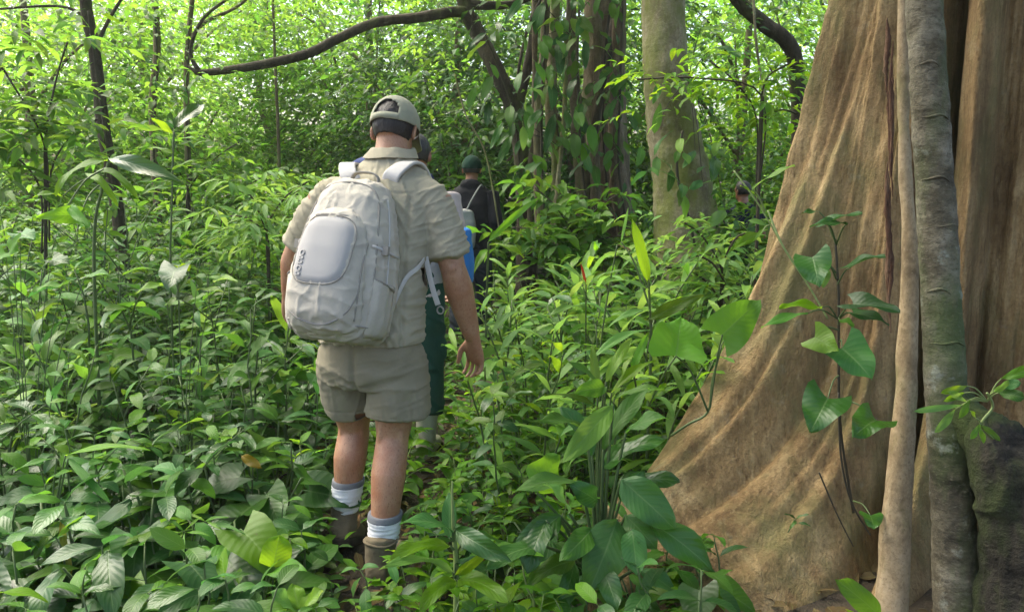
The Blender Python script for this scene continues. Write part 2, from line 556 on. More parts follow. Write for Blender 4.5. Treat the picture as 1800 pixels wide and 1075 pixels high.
# ------------------------------------------------------------------ leaf geometry
def leaf_verts(L, W, kind='ovate', nu=6, nv=2, droop=0.6, fold=0.25, wave=0.05, pet=0.0, petr=0.0025, ph=0.0, twist=0.0, up=0.0):
    """one blade along +Y from its stalk end at the origin; uv = (along, across)"""
    V, U, F = [], [], []
    y0, z0, a = 0.0, 0.0, up
    if pet > 0:                                # three-sided stalk
        nseg = 3
        a = up
        pts = [(0.0, 0.0)]
        for i in range(nseg):
            a_i = up + 0.5 * droop * (1 - i / nseg)
            y0 += pet / nseg * math.cos(a_i); z0 += pet / nseg * math.sin(a_i)
            pts.append((y0, z0))
        for i, (yy, zz) in enumerate(pts):
            for k in range(3):
                t = 2 * math.pi * k / 3
                V.append((petr * math.cos(t), yy, zz + petr * math.sin(t))); U.append((0.0, 0.0))
        for i in range(nseg):
            for k in range(3):
                F.append([i * 3 + k, i * 3 + (k + 1) % 3, i * 3 + 3 + (k + 1) % 3, i * 3 + 3 + k])
    o = len(V)
    yy, zz, ang = y0, z0, up + 0.12
    cols = 2 * nv + 1
    for i in range(nu + 1):
        u = i / nu
        if i:
            ang = up + 0.12 - droop * (u ** 1.2)
            yy += L / nu * math.cos(ang); zz += L / nu * math.sin(ang)
        if kind == 'ovate':
            w = 1.62 * (max(u, 1e-4) ** 0.6) * (1 - u) ** 0.72 * (1 - 0.1 * u)
        elif kind == 'lance':
            w = 1.75 * (max(u, 1e-4) ** 0.75) * (1 - u) ** 0.85
        elif kind == 'strap':
            w = 1.28 * (max(u, 1e-4) ** 0.35) * (1 - u) ** 0.45
        elif kind == 'obov':
            w = 1.72 * (max(u, 1e-4) ** 0.95) * (1 - u) ** 0.55
        else:                                  # cordate
            w = ((1 - u) ** 0.62) * (0.86 + 0.75 * u * (1 - u) * 1.5) * (0.9 if i == 0 else 1)
        if i == nu: w = 0.0
        w = max(w, 0.02) * W / 2
        for j in range(cols):
            v = (j - nv) / nv
            back = 0.0
            if kind == 'cordate':
                back = 0.26 * L * abs(v) ** 1.3 * (1 - u) ** 3
            x = v * w
            z = zz + fold * abs(v) * w * (1 - 0.4 * abs(v)) + wave * W * math.sin(9 * u + ph + 2 * v) * abs(v) + twist * x * u
            V.append((x, yy - back, z)); U.append((u, v))
    for i in range(nu):
        for j in range(cols - 1):
            a_ = o + i * cols + j
            F.append([a_, a_ + 1, a_ + cols + 1, a_ + cols])
    return V, F, U

def leaf_mesh(name, mat, **kw):
    V, F, U = leaf_verts(**kw)
    return mesh_from(name, V, F, mat, U)

def many_leaves(pos, az, pitch, roll, L, W, fine=False, fold=0.3, droop=0.35):
    """lots of small blades in one vertex array"""
    n = len(pos)
    if fine:
        t = np.array([(0, 0, 0), (-.42, .3, .5), (0, .3, 0), (.42, .3, .5), (-.40, .65, .5), (0, .65, 0), (.40, .65, .5), (0, 1, 0)], float)
        tri = np.array([(0, 2, 1), (0, 3, 2), (1, 2, 5), (1, 5, 4), (2, 3, 6), (2, 6, 5), (4, 5, 7), (5, 6, 7)])
        dz = np.array([0, .03, .03, .03, -.25, -.25, -.25, -1.0]) 
    else:
        t = np.array([(0, 0, 0), (-.5, .42, .5), (0, .45, 0), (.5, .42, .5), (0, 1, 0)], float)
        tri = np.array([(0, 2, 1), (0, 3, 2), (1, 2, 4), (2, 3, 4)])
        dz = np.array([0, 0, .05, 0, -1.0])
    uv = np.stack([t[:, 1], np.clip(t[:, 0] * 2, -1, 1)], 1)
    k = len(t)
    x = t[None, :, 0] * W[:, None]
    y = t[None, :, 1] * L[:, None]
    z = fold * t[None, :, 2] * W[:, None] + droop * dz[None, :] * L[:, None] * 0.6
    cr, sr = np.cos(roll)[:, None], np.sin(roll)[:, None]
    x, z = x * cr + z * sr, -x * sr + z * cr
    cp, sp = np.cos(pitch)[:, None], np.sin(pitch)[:, None]
    y, z = y * cp - z * sp, y * sp + z * cp
    ca, sa = np.cos(az)[:, None], np.sin(az)[:, None]
    x, y = x * ca - y * sa, x * sa + y * ca
    V = np.stack([x, y, z], 2) + pos[:, None, :]
    F = (tri[None] + (np.arange(n) * k)[:, None, None]).reshape(-1, 3)
    return V.reshape(-1, 3), F, np.tile(uv, (n, 1))

def sprays(starts, dirs, lens, m, leaf, ratio=0.45, droop_tw=0.25, spread=0.9, pitch0=-0.15, fine=False, size_var=0.3):
    """twigs with m leaves set along each; returns leaf arrays"""
    K = len(starts)
    s = np.linspace(0.12, 1.0, m)[None, :] * np.ones((K, 1))
    s = s + RNG.normal(0, 0.03, s.shape)
    d = dirs / np.linalg.norm(dirs, axis=1, keepdims=True)
    p = starts[:, None, :] + d[:, None, :] * (s * lens[:, None])[:, :, None]
    p[:, :, 2] -= droop_tw * lens[:, None] * s ** 2
    az0 = np.arctan2(-d[:, 0], d[:, 1])[:, None]
    side = np.where((np.arange(m) % 2) == 0, 1.0, -1.0)[None, :]
    az = az0 + side * spread * RNG.uniform(0.5, 1.2, (K, m)) * (1 - 0.7 * np.clip(s, 0, 1) ** 3)
    az = az + RNG.normal(0, 0.3, (K, m))
    pitch = pitch0 + RNG.normal(0, 0.32, (K, m))
    roll = RNG.normal(0, 0.4, (K, m))
    L = leaf * (1 + RNG.uniform(-size_var, size_var, (K, m)))
    W = L * ratio * RNG.uniform(0.85, 1.2, (K, m))
    return many_leaves(p.reshape(-1, 3), az.ravel(), pitch.ravel(), roll.ravel(), L.ravel(), W.ravel(), fine)

def cat(parts):
    V, F, U, o = [], [], [], 0
    for v, f, u in parts:
        V.append(v); F.append(f + o); U.append(u); o += len(v)
    return np.concatenate(V), np.concatenate(F), np.concatenate(U)

def rand_dirs(K, up=0.2, horiz=1.0):
    d = RNG.normal(0, 1, (K, 3)) * np.array([horiz, horiz, 0.45])
    d[:, 2] += up
    return d

def in_ellipsoid(K, c, r, shell=0.55):
    d = RNG.normal(0, 1, (K, 3)); d /= np.linalg.norm(d, axis=1, keepdims=True)
    q = RNG.uniform(shell ** 3, 1, K) ** (1 / 3)
    return np.array(c)[None] + d * np.array(r)[None] * q[:, None], d

# ------------------------------------------------------------------ forest floor
def make_ground():
    g = np.linspace(-1, 1, 141)
    w = np.sign(g) * (np.abs(g) * 5 + np.abs(g) ** 4 * 55)
    X, Y = np.meshgrid(w, w + 4.0)
    Z = 0.03 * np.sin(1.1 * X + 0.7) * np.sin(0.9 * Y + 0.4) + 0.02 * np.sin(2.3 * X - 1.1 * Y) + 0.012 * np.maximum(0, Y - 9)
    V = np.stack([X.ravel(), Y.ravel(), Z.ravel()], 1)
    near = (np.abs(V[:, 0]) < 7) & (np.abs(V[:, 1] - 4) < 7)
    V[:, 2] += np.where(near, 0.012 * vnoise(V * np.array([6, 6, 0.01])), 0)
    n = 141
    i = np.arange(n * n).reshape(n, n)
    F = np.stack([i[:-1, :-1], i[:-1, 1:], i[1:, 1:], i[1:, :-1]], -1).reshape(-1, 4)
    m, nt, out = new_mat('soil')
    tex = N(nt, 'ShaderNodeTexCoord').outputs['Object']
    n1 = noise_n(nt, tex, 6, 6, 0.65); n2 = noise_n(nt, tex, 45, 4, 0.7)
    c = ramp(nt, n1, [(0.3, (0.018, 0.013, 0.008)), (0.5, (0.045, 0.032, 0.018)), (0.7, (0.075, 0.055, 0.030))])
    c = mixc(nt, math_n(nt, 'MULTIPLY', math_n(nt, 'SUBTRACT', n2, 0.5, clamp=True), 2.0, clamp=True), c, (0.030, 0.040, 0.014))
    p = N(nt, 'ShaderNodeBsdfPrincipled'); p.inputs['Roughness'].default_value = 0.85
    nt.links.new(c, p.inputs['Base Color'])
    nt.links.new(bump(nt, math_n(nt, 'ADD', n1, n2), 0.8, 0.03), p.inputs['Normal'])
    nt.links.new(p.outputs[0], out.inputs[0])
    o = obj('ground', mesh_from('ground', V, F, m))
    tag(o, None, None, kind='structure')
make_ground()

def ground_z(p):
    X, Y = p[:, 0], p[:, 1]
    return 0.03 * np.sin(1.1 * X + 0.7) * np.sin(0.9 * Y + 0.4) + 0.02 * np.sin(2.3 * X - 1.1 * Y) + 0.012 * np.maximum(0, Y - 9)

# ------------------------------------------------------------------ giant buttressed tree
GT = Vector((P(1730, 300, 3.35).x, 3.35, 0.0))
BARK_BIG = bark_mat('bark_buttress', ((0.090, 0.052, 0.022), (0.265, 0.174, 0.078), (0.450, 0.332, 0.165)), streak=11, zs=0.13,
                    moss=0.75, moss_col=(0.145, 0.135, 0.052), bstr=0.9, bdist=0.022, lichen=.25)
def gt_radius(th, z):
    """th in degrees (array), z in metres (array)"""
    def g(c, s):
        d = (th - c + 180) % 360 - 180
        return np.exp(-(d / s) ** 2)
    zz = np.maximum(z, -0.2)
    wob = 4 * vnoise(np.stack([zz * 0.9, zz * 0 + 3.1, zz * 0], 1))
    r = 0.545 - 0.018 * zz + 0.05 * np.exp(-zz / 0.4)
    A = 1.00 * np.exp(-zz / 1.30) + 0.16 * np.exp(-zz / 0.13)
    c = 187 + 12 * np.exp(-zz / 0.35) + wob * 0.6
    r = r + A * (0.72 * g(c, 12) + 0.28 * g(c, 30))
    r = r + (0.26 * np.exp(-zz / 0.55)) * g(207 + wob, 5.0) + (0.17 * np.exp(-zz / 1.1)) * g(216 - wob * 0.5, 4.0)
    r = r + 0.10 * np.exp(-zz / 0.9) * g(199 - wob, 3.0)
    r = r + 0.10 * np.exp(-zz / 2.5) * g(236, 5.5) + (0.15 * np.exp(-zz / 0.7)) * g(231, 5)
    r = r - (0.22 + 0.06 * np.exp(-zz / 0.8)) * g(225 + wob * 0.35, 3.0)
    r = r - 0.24 * np.exp(-zz / 0.75) * g(246, 9)
    for c2, a2, h2, s2 in ((272, 0.40, 0.75, 12), (318, 0.75, 0.95, 14), (5, 0.8, 1.0, 13), (60, 0.7, 0.9, 14), (115, 0.8, 1.0, 13), (150, 0.35, 0.7, 9)):
        r = r + a2 * np.exp(-zz / h2) * g(c2 + wob, s2)
    r = r + 0.46 * np.exp(-zz / 0.26) * g(219, 23)
    t = np.radians(th)
    q = np.stack([np.cos(t) * 5.0, np.sin(t) * 5.0, zz * 0.55], 1)
    r = r + 0.050 * fbm(q, 3) + 0.018 * vnoise(np.stack([np.cos(t) * 22, np.sin(t) * 22, zz * 1.6], 1)) + 0.006 * fbm(np.stack([np.cos(t) * 30, np.sin(t) * 30, zz * 14], 1), 2)
    fl = vnoise(np.stack([np.cos(t) * 8.5 + 2, np.sin(t) * 8.5, zz * 0.28 + 7], 1))
    f2 = vnoise(np.stack([np.cos(t) * 19 + 9, np.sin(t) * 19, zz * 0.40 + 3], 1))
    sc = 0.7 + 0.5 * np.exp(-zz / 0.8)
    r = r - sc * 0.036 * np.clip(1 - np.abs(fl) * 3.2, 0, 1) ** 1.2 - sc * 0.014 * np.clip(1 - np.abs(f2) * 3.5, 0, 1) + 0.012 * sc
    return r

def make_giant():
    root = thing('giant_buttress_tree', 'giant tan tree trunk with flaring buttress roots at the right edge', 'tree', GT)
    th1 = np.concatenate([np.arange(180, 285, 0.45), np.arange(285, 540, 2.0)]) % 360
    zs = np.concatenate([np.linspace(-0.15, 1.2, 64), np.linspace(1.2, 3.2, 56)[1:], np.linspace(3.2, 6.5, 20)[1:]])
    T, Z = np.meshgrid(th1, zs)
    rr = gt_radius(T.ravel(), Z.ravel())
    t = np.radians(T.ravel())
    V = np.stack([GT.x + rr * np.cos(t), GT.y + rr * np.sin(t), Z.ravel()], 1)
    n, m = len(th1), len(zs)
    i = np.arange(m * n).reshape(m, n)
    i2 = np.roll(i, -1, axis=1)
    F = np.stack([i[:-1], i2[:-1], i2[1:], i[1:]], -1).reshape(-1, 4)
    local_obj('trunk', mesh_from('giant_trunk', V, F, BARK_BIG), root)
    # unseen limbs and wide crown, added overhead to shade the trunk and foreground
    for a, ln in ((200, 3.6), (150, 3.8), (250, 3.4), (300, 3.0), (100, 3.2), (30, 3.0)):
        t = R(a)
        q0 = GT + Vector((math.cos(t) * .3, math.sin(t) * .3, 5.6)); q1 = GT + Vector((math.cos(t) * ln, math.sin(t) * ln, 7.4))
        pts = spline([q0, q0.lerp(q1, .5) + Vector((0, 0, .5)), q1], 8)
        v, f = tube(pts, np.linspace(.22, .05, len(pts)), 10, jitter=.05)
        local_obj('limb', mesh_from('giant_limb', v, f, BARK_BIG), root)
    parts = []
    for c_, r_, K in (((0.6, 2.2, 7.0), (4.2, 4.0, 1.1), 1150), ((2.6, 3.6, 7.6), (3.0, 2.6, 1.2), 420)):
        p_, d_ = in_ellipsoid(K, c_, r_, .1)
        parts.append(sprays(p_, d_ * np.array([1, 1, .3]) + RNG.normal(0, .4, (K, 3)) * np.array([1, 1, .3]), RNG.uniform(.6, 1.2, K), 10, .19, .5))
    V, F, U = cat(parts)
    local_obj('crown', mesh_from('giant_shade_crown', V, F, M['leaf_far_dark'], U), root)
    # surface root that runs out along the ground towards the path
    pts = spline([(0.95, 2.90, 0.08), (0.50, 2.62, 0.04), (0.22, 2.42, 0.02), (-0.05, 2.24, -0.01), (-0.25, 2.05, -0.07)], 8)
    v, f = tube(pts, np.linspace(0.13, 0.05, len(pts)), 16, jitter=0.04)
    local_obj('surface_root', mesh_from('surface_root', v, f, BARK_BIG), root)
    # pale aerial root hanging down in front of the cleft
    mat = bark_mat('bark_aerial_root', ((0.15, 0.105, 0.055), (0.33, 0.245, 0.140), (0.45, 0.35, 0.215)), streak=20, zs=0.5, moss=0.55, bstr=0.5, bdist=0.006, rings=0.25)
    cp = [(1588, -160, 2.74), (1588, 0, 2.70), (1590, 250, 2.66), (1600, 470, 2.60), (1592, 690, 2.53), (1578, 880, 2.47), (1566, 1080, 2.40), (1556, 1220, 2.36)]
    pts = spline([P(*c) for c in cp], 10)
    rad = np.interp(np.arange(len(pts)), np.linspace(0, len(pts) - 1, 8), [0.016, 0.016, 0.019, 0.026, 0.034, 0.042, 0.052, 0.062])
    v, f = tube(pts, rad, 24)
    me = mesh_from('aerial_root', v, f, mat); co = get_co(me); push(me, .004 * fbm(co * np.array([18, 18, 7]), 3) + .002 * vnoise(co * np.array([30, 30, 90])))
    local_obj('aerial_root', me, root)
    # strips of loose bark in the cleft
    bm = bark_mat('bark_split', ((0.05, 0.025, 0.014), (0.14, 0.07, 0.04), (0.30, 0.20, 0.12)), streak=30, zs=0.06, bstr=0.8)
    for k in range(9):
        y0 = random.uniform(-20, 420); ln = random.uniform(120, 260); x0 = random.uniform(1554, 1573); Y0 = random.uniform(2.76, 2.84)
        pts = spline([P(x0 + random.uniform(-4, 4), y0 + ln * q, Y0 - .03 * q) for q in (0, .3, .65, 1)], 7)
        w = random.uniform(.003, .0065)
        v, f = tube(pts, [w * (0.3 + math.sin(math.pi * q / (len(pts) - 1))) * random.uniform(.6, 1.3) for q in range(len(pts))], 7, jitter=0.35)
        local_obj('bark_strip', mesh_from('bark_strip', v, f, bm), root)
    return root
make_giant()

# slender grey trunk in front of it, swelling into a dark mossy foot
def make_slender():
    mat = bark_mat('bark_slender', ((0.030, 0.026, 0.017), (0.115, 0.098, 0.062), (0.270, 0.240, 0.170)), streak=10, zs=1.2, moss=0.85, moss_col=(0.070, 0.100, 0.028), bstr=0.9, bdist=0.010, lichen=1.0, rings=0.12)
    root = thing('slender_tree', 'slender grey-green ringed trunk standing in front of the giant tree', 'tree', P(1684, 1190, 2.24))
    cp = [(1612, -360, 2.36, .044), (1625, 0, 2.34, .047), (1634, 180, 2.33, .049), (1645, 350, 2.32, .051), (1656, 560, 2.30, .055), (1664, 700, 2.28, .057), (1670, 800, 2.27, .059), (1676, 900, 2.26, .061), (1680, 1000, 2.25, .064), (1683, 1100, 2.25, .068), (1685, 1200, 2.24, .08)]
    pts = spline([P(a, b, c) for a, b, c, d in cp], 14)
    rad = np.interp(np.linspace(0, 10, len(pts)), np.arange(11), [c[3] for c in cp])
    v, f = tube(pts, rad, 48)
    me = mesh_from('slender_trunk', [tuple(q) for q in v], f, mat)
    co = get_co(me)
    low = np.clip((0.95 - co[:, 2]) / 0.3, 0, 1)
    d = 0.0025 * fbm(co * np.array([14, 14, 40]), 3) + 0.004 * np.maximum(0, vnoise(co * np.array([5, 5, 22])) - 0.35)
    push(me, d + .0025 * fbm(co * 60, 2))
    local_obj('trunk', me, root)
    # branch scars
    sm = bark_mat('bark_scar', ((0.012, 0.012, 0.010), (0.04, 0.036, 0.028), (0.10, 0.09, 0.07)), streak=30, zs=1)
    P3 = np.array([tuple(q) for q in pts])
    for zc, w, off in ((1.95, .9, -.3), (1.76, .7, -.5), (1.62, 1.0, -.2), (1.44, .8, -.4), (1.30, 1.1, 0.1), (1.12, .6, -.6), (.98, 1.0, -.1)):
        k_ = int(np.argmin(np.abs(P3[:, 2] - zc))); c = Vector(P3[k_]); r_ = rad[k_] * 1.02
        arc = []
        for q in np.linspace(-w, w, 13):
            a = -math.pi / 2 + off + q
            arc.append(c + Vector((math.cos(a) * r_, math.sin(a) * r_, -.012 * (q / w) ** 2 + .003 * math.sin(5 * q))))
        v, f = tube(arc, [.0045 * (1 - .75 * abs(t)) for t in np.linspace(-1, 1, 13)], 6, jitter=.25)
        local_obj('branch_scar', mesh_from('scar', v, f, mat), root)
    return root
make_slender()
def make_stump():
    mat = bark_mat('bark_stump', ((0.010, 0.009, 0.007), (0.032, 0.028, 0.020), (0.085, 0.075, 0.050)), streak=12, zs=.8, moss=0.95, moss_col=(0.060, 0.085, 0.020), bstr=1.0, bdist=.02)
    c0 = P(1806, 1150, 2.10)
    root = thing('mossy_root_stock', 'dark mossy root stock in the lower right corner with a sapling on it' , 'stump', (c0.x, c0.y, gz(c0.x, c0.y)))
    cp = [(1674, 690, 2.27, .035), (1706, 738, 2.22, .060), (1748, 785, 2.17, .092), (1780, 830, 2.14, .115), (1802, 880, 2.13, .118), (1808, 980, 2.12, .124), (1812, 1080, 2.11, .136), (1806, 1250, 2.10, .21)]
    pts = spline([P(a, b, c) for a, b, c, d in cp], 10)
    rad = np.interp(np.linspace(0, len(cp) - 1, len(pts)), np.arange(len(cp)), [c[3] for c in cp])
    v, f = tube(pts, rad, 64)
    me = mesh_from('stump', [tuple(q) for q in v], f, mat); co = get_co(me)
    push(me, .011 * fbm(co * np.array([10, 10, 6]), 4) + .012 * np.clip(1 - 3 * np.abs(vnoise(co * np.array([14, 14, 5]))), 0, 1) - .01 * np.clip(1 - 3 * np.abs(vnoise(co * 20 + 4)), 0, 1))
    local_obj('wood', me, root)
make_stump()

# ------------------------------------------------------------------ trees of the middle distance and the back
BK_DARK = bark_mat('bark_dark', ((0.022, 0.018, 0.012), (0.060, 0.048, 0.032), (0.115, 0.095, 0.065)), streak=18, zs=0.3, moss=0.4)
BK_BROWN = bark_mat('bark_brown', ((0.060, 0.044, 0.027), (0.165, 0.125, 0.080), (0.300, 0.240, 0.160)), streak=16, zs=0.2, moss=0.4)
BK_PALE = bark_mat('bark_pale_mossy', ((0.085, 0.070, 0.042), (0.250, 0.210, 0.125), (0.460, 0.410, 0.280)), streak=8, zs=0.5, moss=0.95, moss_col=(0.150, 0.175, 0.030), lichen=0.5, rings=0.06)

def limb_mesh(cps, mat, n=12, sub=8, jit=0.06):
    pts = spline([P(*c[:3]) for c in cps], sub)
    rad = np.interp(np.linspace(0, len(cps) - 1, len(pts)), np.arange(len(cps)), [c[3] for c in cps])
    v, f = tube(pts, rad, n, jitter=jit)
    return mesh_from('limb', [tuple(q) for q in v], f, mat)

def crown_mesh(blobs, mat, leaf=0.08, ratio=0.45, m=9, twl=0.7, fine=False):
    parts = []
    for c, r, K in blobs:
        s, d = in_ellipsoid(K, c, r, 0.3)
        dirs = d * np.array([1, 1, 0.5]) + RNG.normal(0, 0.5, (K, 3)) * np.array([1, 1, 0.4])
        parts.append(sprays(s, dirs, RNG.uniform(0.6, 1.2, K) * twl, m, leaf, ratio, fine=fine))
    V, F, U = cat(parts)
    return mesh_from('crown', V, F, mat, U)

def bg_tree(name, label, trunk, limbs, blobs, bark, leafm, leaf=0.08, ratio=0.45, m=9, twl=0.7, n=12, group=None, fine=False):
    b = P(*trunk[-1][:3])
    root = thing(name, label, 'tree', (b.x, b.y, gz(b.x, b.y)), group)
    local_obj('trunk', limb_mesh(trunk, bark, n), root)
    for l in limbs:
        local_obj('limb', limb_mesh(l, bark, 8), root)
    if blobs:
        local_obj('crown', crown_mesh([(P(*c), r, K) for c, r, K in blobs], leafm, leaf, ratio, m, twl, fine), root)
    return root

# pale mossy trunk
def make_pale():
    root = bg_tree('mossy_tree', 'pale mossy tree trunk standing left of the giant tree', 
        [(1150, -420, 6.3, .13), (1160, -150, 6.2, .14), (1166, 0, 6.1, .155), (1170, 120, 6.0, .16), (1180, 210, 6.0, .18), (1196, 300, 6.0, .21), (1206, 400, 6.0, .24), (1212, 520, 6.0, .30), (1214, 600, 6.0, .36)], [],
        [((1130, -420, 7.0), (2.0, 1.6, 1.0), 260)], BK_PALE, M['leaf_far_dark'], 0.11, 0.42, 9, 0.7, 28)
    tr = root.children[0].data
    co = get_co(tr)
    push(tr, 0.02 * fbm(co * np.array([5, 5, 3.0]), 3) + 0.03 * np.maximum(0, vnoise(co * np.array([3, 3, 2.1]) + 5)) )
make_pale()

# strangler fig: a bundle of hanging roots
def make_fig():
    root = bg_tree('strangler_fig', 'strangler fig with a bundle of brown hanging roots behind the black-clad hiker', 
        [(1075, -420, 7.4, .17), (1068, -100, 7.4, .18), (1062, 80, 7.4, .19), (1064, 240, 7.4, .20), (1070, 380, 7.4, .24), (1076, 520, 7.4, .30)], [],
        [((1010, -330, 7.6), (1.8, 1.4, 0.9), 240), ((1010, 20, 7.9), (1.1, 0.7, 0.7), 90)], BK_BROWN, M['leaf_far_dark'], 0.11, 0.42, 9, 0.7, 16)
    specs = [([(962, -160, 6.9, .03), (958, 60, 6.9, .035), (950, 150, 6.9, .04), (945, 260, 6.9, .035), (950, 420, 6.9, .05)], BK_BROWN),
             ([(985, -160, 7.0, .03), (972, 90, 7.0, .045), (968, 190, 7.0, .055), (978, 300, 7.0, .04), (975, 440, 7.0, .05)], BK_PALE),
             ([(1010, -160, 7.0, .03), (1004, 60, 7.0, .045), (1012, 180, 7.0, .055), (1018, 260, 7.0, .06), (1028, 340, 7.0, .08), (1036, 460, 7.0, .10)], BK_BROWN),
             ([(1040, -160, 6.9, .03), (1050, 40, 6.9, .04), (1052, 160, 6.9, .045), (1046, 280, 6.9, .04), (1052, 460, 6.9, .06)], BK_BROWN),
             ([(1090, -160, 7.0, .04), (1086, 60, 7.0, .05), (1082, 200, 7.0, .06), (1088, 320, 7.0, .08), (1110, 460, 7.0, .10)], BK_BROWN),
             ([(1120, -160, 7.3, .04), (1080, 40, 7.1, .04), (1062, 130, 6.9, .03), (1040, 260, 6.8, .03)], BK_DARK),
             ([(935, -160, 7.1, .02), (940, 60, 7.1, .025), (938, 200, 7.1, .02), (930, 330, 7.1, .02), (935, 440, 7.1, .03)], BK_BROWN),
             ([(995, 60, 6.8, .018), (992, 200, 6.8, .02), (980, 330, 6.8, .02), (978, 440, 6.8, .02)], BK_PALE)]
    for cps, mt in specs:
        local_obj('hanging_root', limb_mesh(cps, mt, 10, 8, 0.12), root)
make_fig()

# leaning forked tree with the long dark limb
bg_tree('leaning_tree', 'leaning dark-barked tree with one long bare limb reaching left over the hiker',
        [(800, -140, 7.6, .06), (815, 0, 7.5, .065), (838, 55, 7.5, .07), (868, 115, 7.4, .072), (898, 180, 7.4, .075), (912, 240, 7.4, .07), (920, 320, 7.4, .075), (925, 430, 7.4, .09), (926, 520, 7.4, .12)],
        [[(828, 20, 7.5, .05), (790, 22, 7.4, .048), (730, 32, 7.3, .045), (660, 40, 7.2, .042), (595, 68, 7.1, .040), (540, 95, 7.0, .040), (470, 112, 7.0, .038), (410, 122, 7.0, .034), (352, 128, 7.0, .028), (330, 118, 7.0, .015)],
         [(822, 8, 7.5, .045), (860, 10, 7.6, .04), (905, 6, 7.7, .035), (960, -20, 7.8, .03)],
         [(905, 205, 7.4, .05), (922, 140, 7.4, .045), (938, 60, 7.4, .04), (945, -60, 7.4, .03)],
         [(352, 128, 7.0, .022), (335, 90, 7.0, .016), (360, 30, 7.0, .014), (430, -20, 7.0, .012)]],
        [((760, -190, 7.6), (2.0, 1.2, 0.75), 260), ((800, 90, 8.6), (0.9, 0.6, 0.7), 70)], BK_DARK, M['leaf_far'], 0.09, 0.42, 9, 0.6, 14)

# slim trees on the left
bg_tree('slim_tree', 'slim dark trunk rising out of the undergrowth on the far left', 
        [(-200, -1000, 5.2, .03), (60, -480, 5.8, .035), (140, -160, 6.0, .038), (150, 0, 6.0, .04), (166, 90, 6.0, .042), (174, 160, 6.0, .044), (184, 240, 6.0, .046), (202, 340, 6.0, .048), (215, 440, 6.0, .05), (222, 560, 6.0, .06)],
        [[(174, 70, 6.0, .015), (200, 20, 6.1, .012), (240, -40, 6.2, .01)], [(160, 40, 6.0, .015), (110, 12, 6.0, .01), (0, 16, 6.0, .008)]],
        [((-320, -1080, 5.0), (2.3, 2.0, 0.8), 460), ((130, -150, 6.4), (1.3, 1.0, 0.6), 150), ((215, 90, 6.8), (0.55, 0.5, 0.55), 45)], BK_DARK, M['leaf_far'], 0.085, 0.45, 9, 0.5)  # first blob: unseen high crown, added to shade the left foreground
bg_tree('slim_tree', 'thin pale sapling trunk behind the dark slim trunk', 
        [(262, -120, 8.0, .03), (272, 0, 8.0, .032), (276, 90, 8.0, .034), (268, 200, 8.0, .036), (280, 420, 8.0, .04), (282, 520, 8.0, .05)], [],
        [((270, -80, 8.2), (1.4, 1.0, 0.9), 170), ((250, 120, 8.3), (0.7, 0.6, 0.6), 60)], BK_BROWN, M['leaf_far'], 0.08, 0.42, 9, 0.5)
bg_tree('slim_tree', 'thin forked trunk under the left end of the long limb', 
        [(345, -60, 8.5, .02), (330, 80, 8.5, .028), (328, 190, 8.5, .03), (332, 330, 8.5, .035), (334, 470, 8.5, .04)],
        [[(330, 75, 8.5, .022), (360, 40, 8.5, .02), (420, 10, 8.5, .016), (470, -40, 8.5, .012)]],
        [((360, -60, 8.8), (1.5, 1.0, 0.7), 150)], BK_BROWN, M['leaf_far'], 0.08, 0.42, 9, 0.5)
bg_tree('slim_tree', 'straight thin stem left of the hiker cap', 
        [(478, -40, 9.0, .014), (484, 120, 9.0, .016), (490, 260, 9.0, .018), (494, 460, 9.0, .02)], [],
        [((480, -60, 9.3), (1.0, 0.8, 0.6), 90)], BK_BROWN, M['leaf_far'], 0.075, 0.42, 9, 0.5)
# right of the mossy trunk
bg_tree('bent_tree', 'dark bent tree between the mossy trunk and the giant tree', 
        [(1240, -120, 7.6, .05), (1290, -10, 7.5, .06), (1340, 40, 7.5, .065), (1388, 80, 7.5, .07), (1402, 150, 7.6, .07), (1405, 300, 7.6, .07), (1405, 480, 7.6, .09)], [],
        [((1330, -120, 7.8), (1.7, 1.2, 0.7), 190), ((1360, 180, 8.6), (0.9, 0.6, 1.0), 110)], BK_DARK, M['leaf_far_dark'], 0.085, 0.42, 9, 0.5)

# broad crowns behind: each tree of its own
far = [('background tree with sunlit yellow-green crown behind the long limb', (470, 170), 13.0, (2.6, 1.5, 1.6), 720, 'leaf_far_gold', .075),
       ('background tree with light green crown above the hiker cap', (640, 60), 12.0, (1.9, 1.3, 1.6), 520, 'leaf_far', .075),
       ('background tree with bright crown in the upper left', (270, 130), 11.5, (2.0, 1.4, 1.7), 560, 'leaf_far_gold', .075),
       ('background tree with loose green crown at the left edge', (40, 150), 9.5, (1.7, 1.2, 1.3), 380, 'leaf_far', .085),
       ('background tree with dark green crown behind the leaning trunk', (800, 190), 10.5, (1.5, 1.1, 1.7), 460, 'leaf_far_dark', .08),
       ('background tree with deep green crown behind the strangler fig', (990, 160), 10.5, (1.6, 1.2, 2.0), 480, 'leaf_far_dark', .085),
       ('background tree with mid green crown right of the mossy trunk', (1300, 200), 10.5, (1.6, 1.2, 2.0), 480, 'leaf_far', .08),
       ('background tree with green crown half hidden by the giant tree', (1480, 120), 11.5, (1.8, 1.3, 2.2), 420, 'leaf_far', .08)]
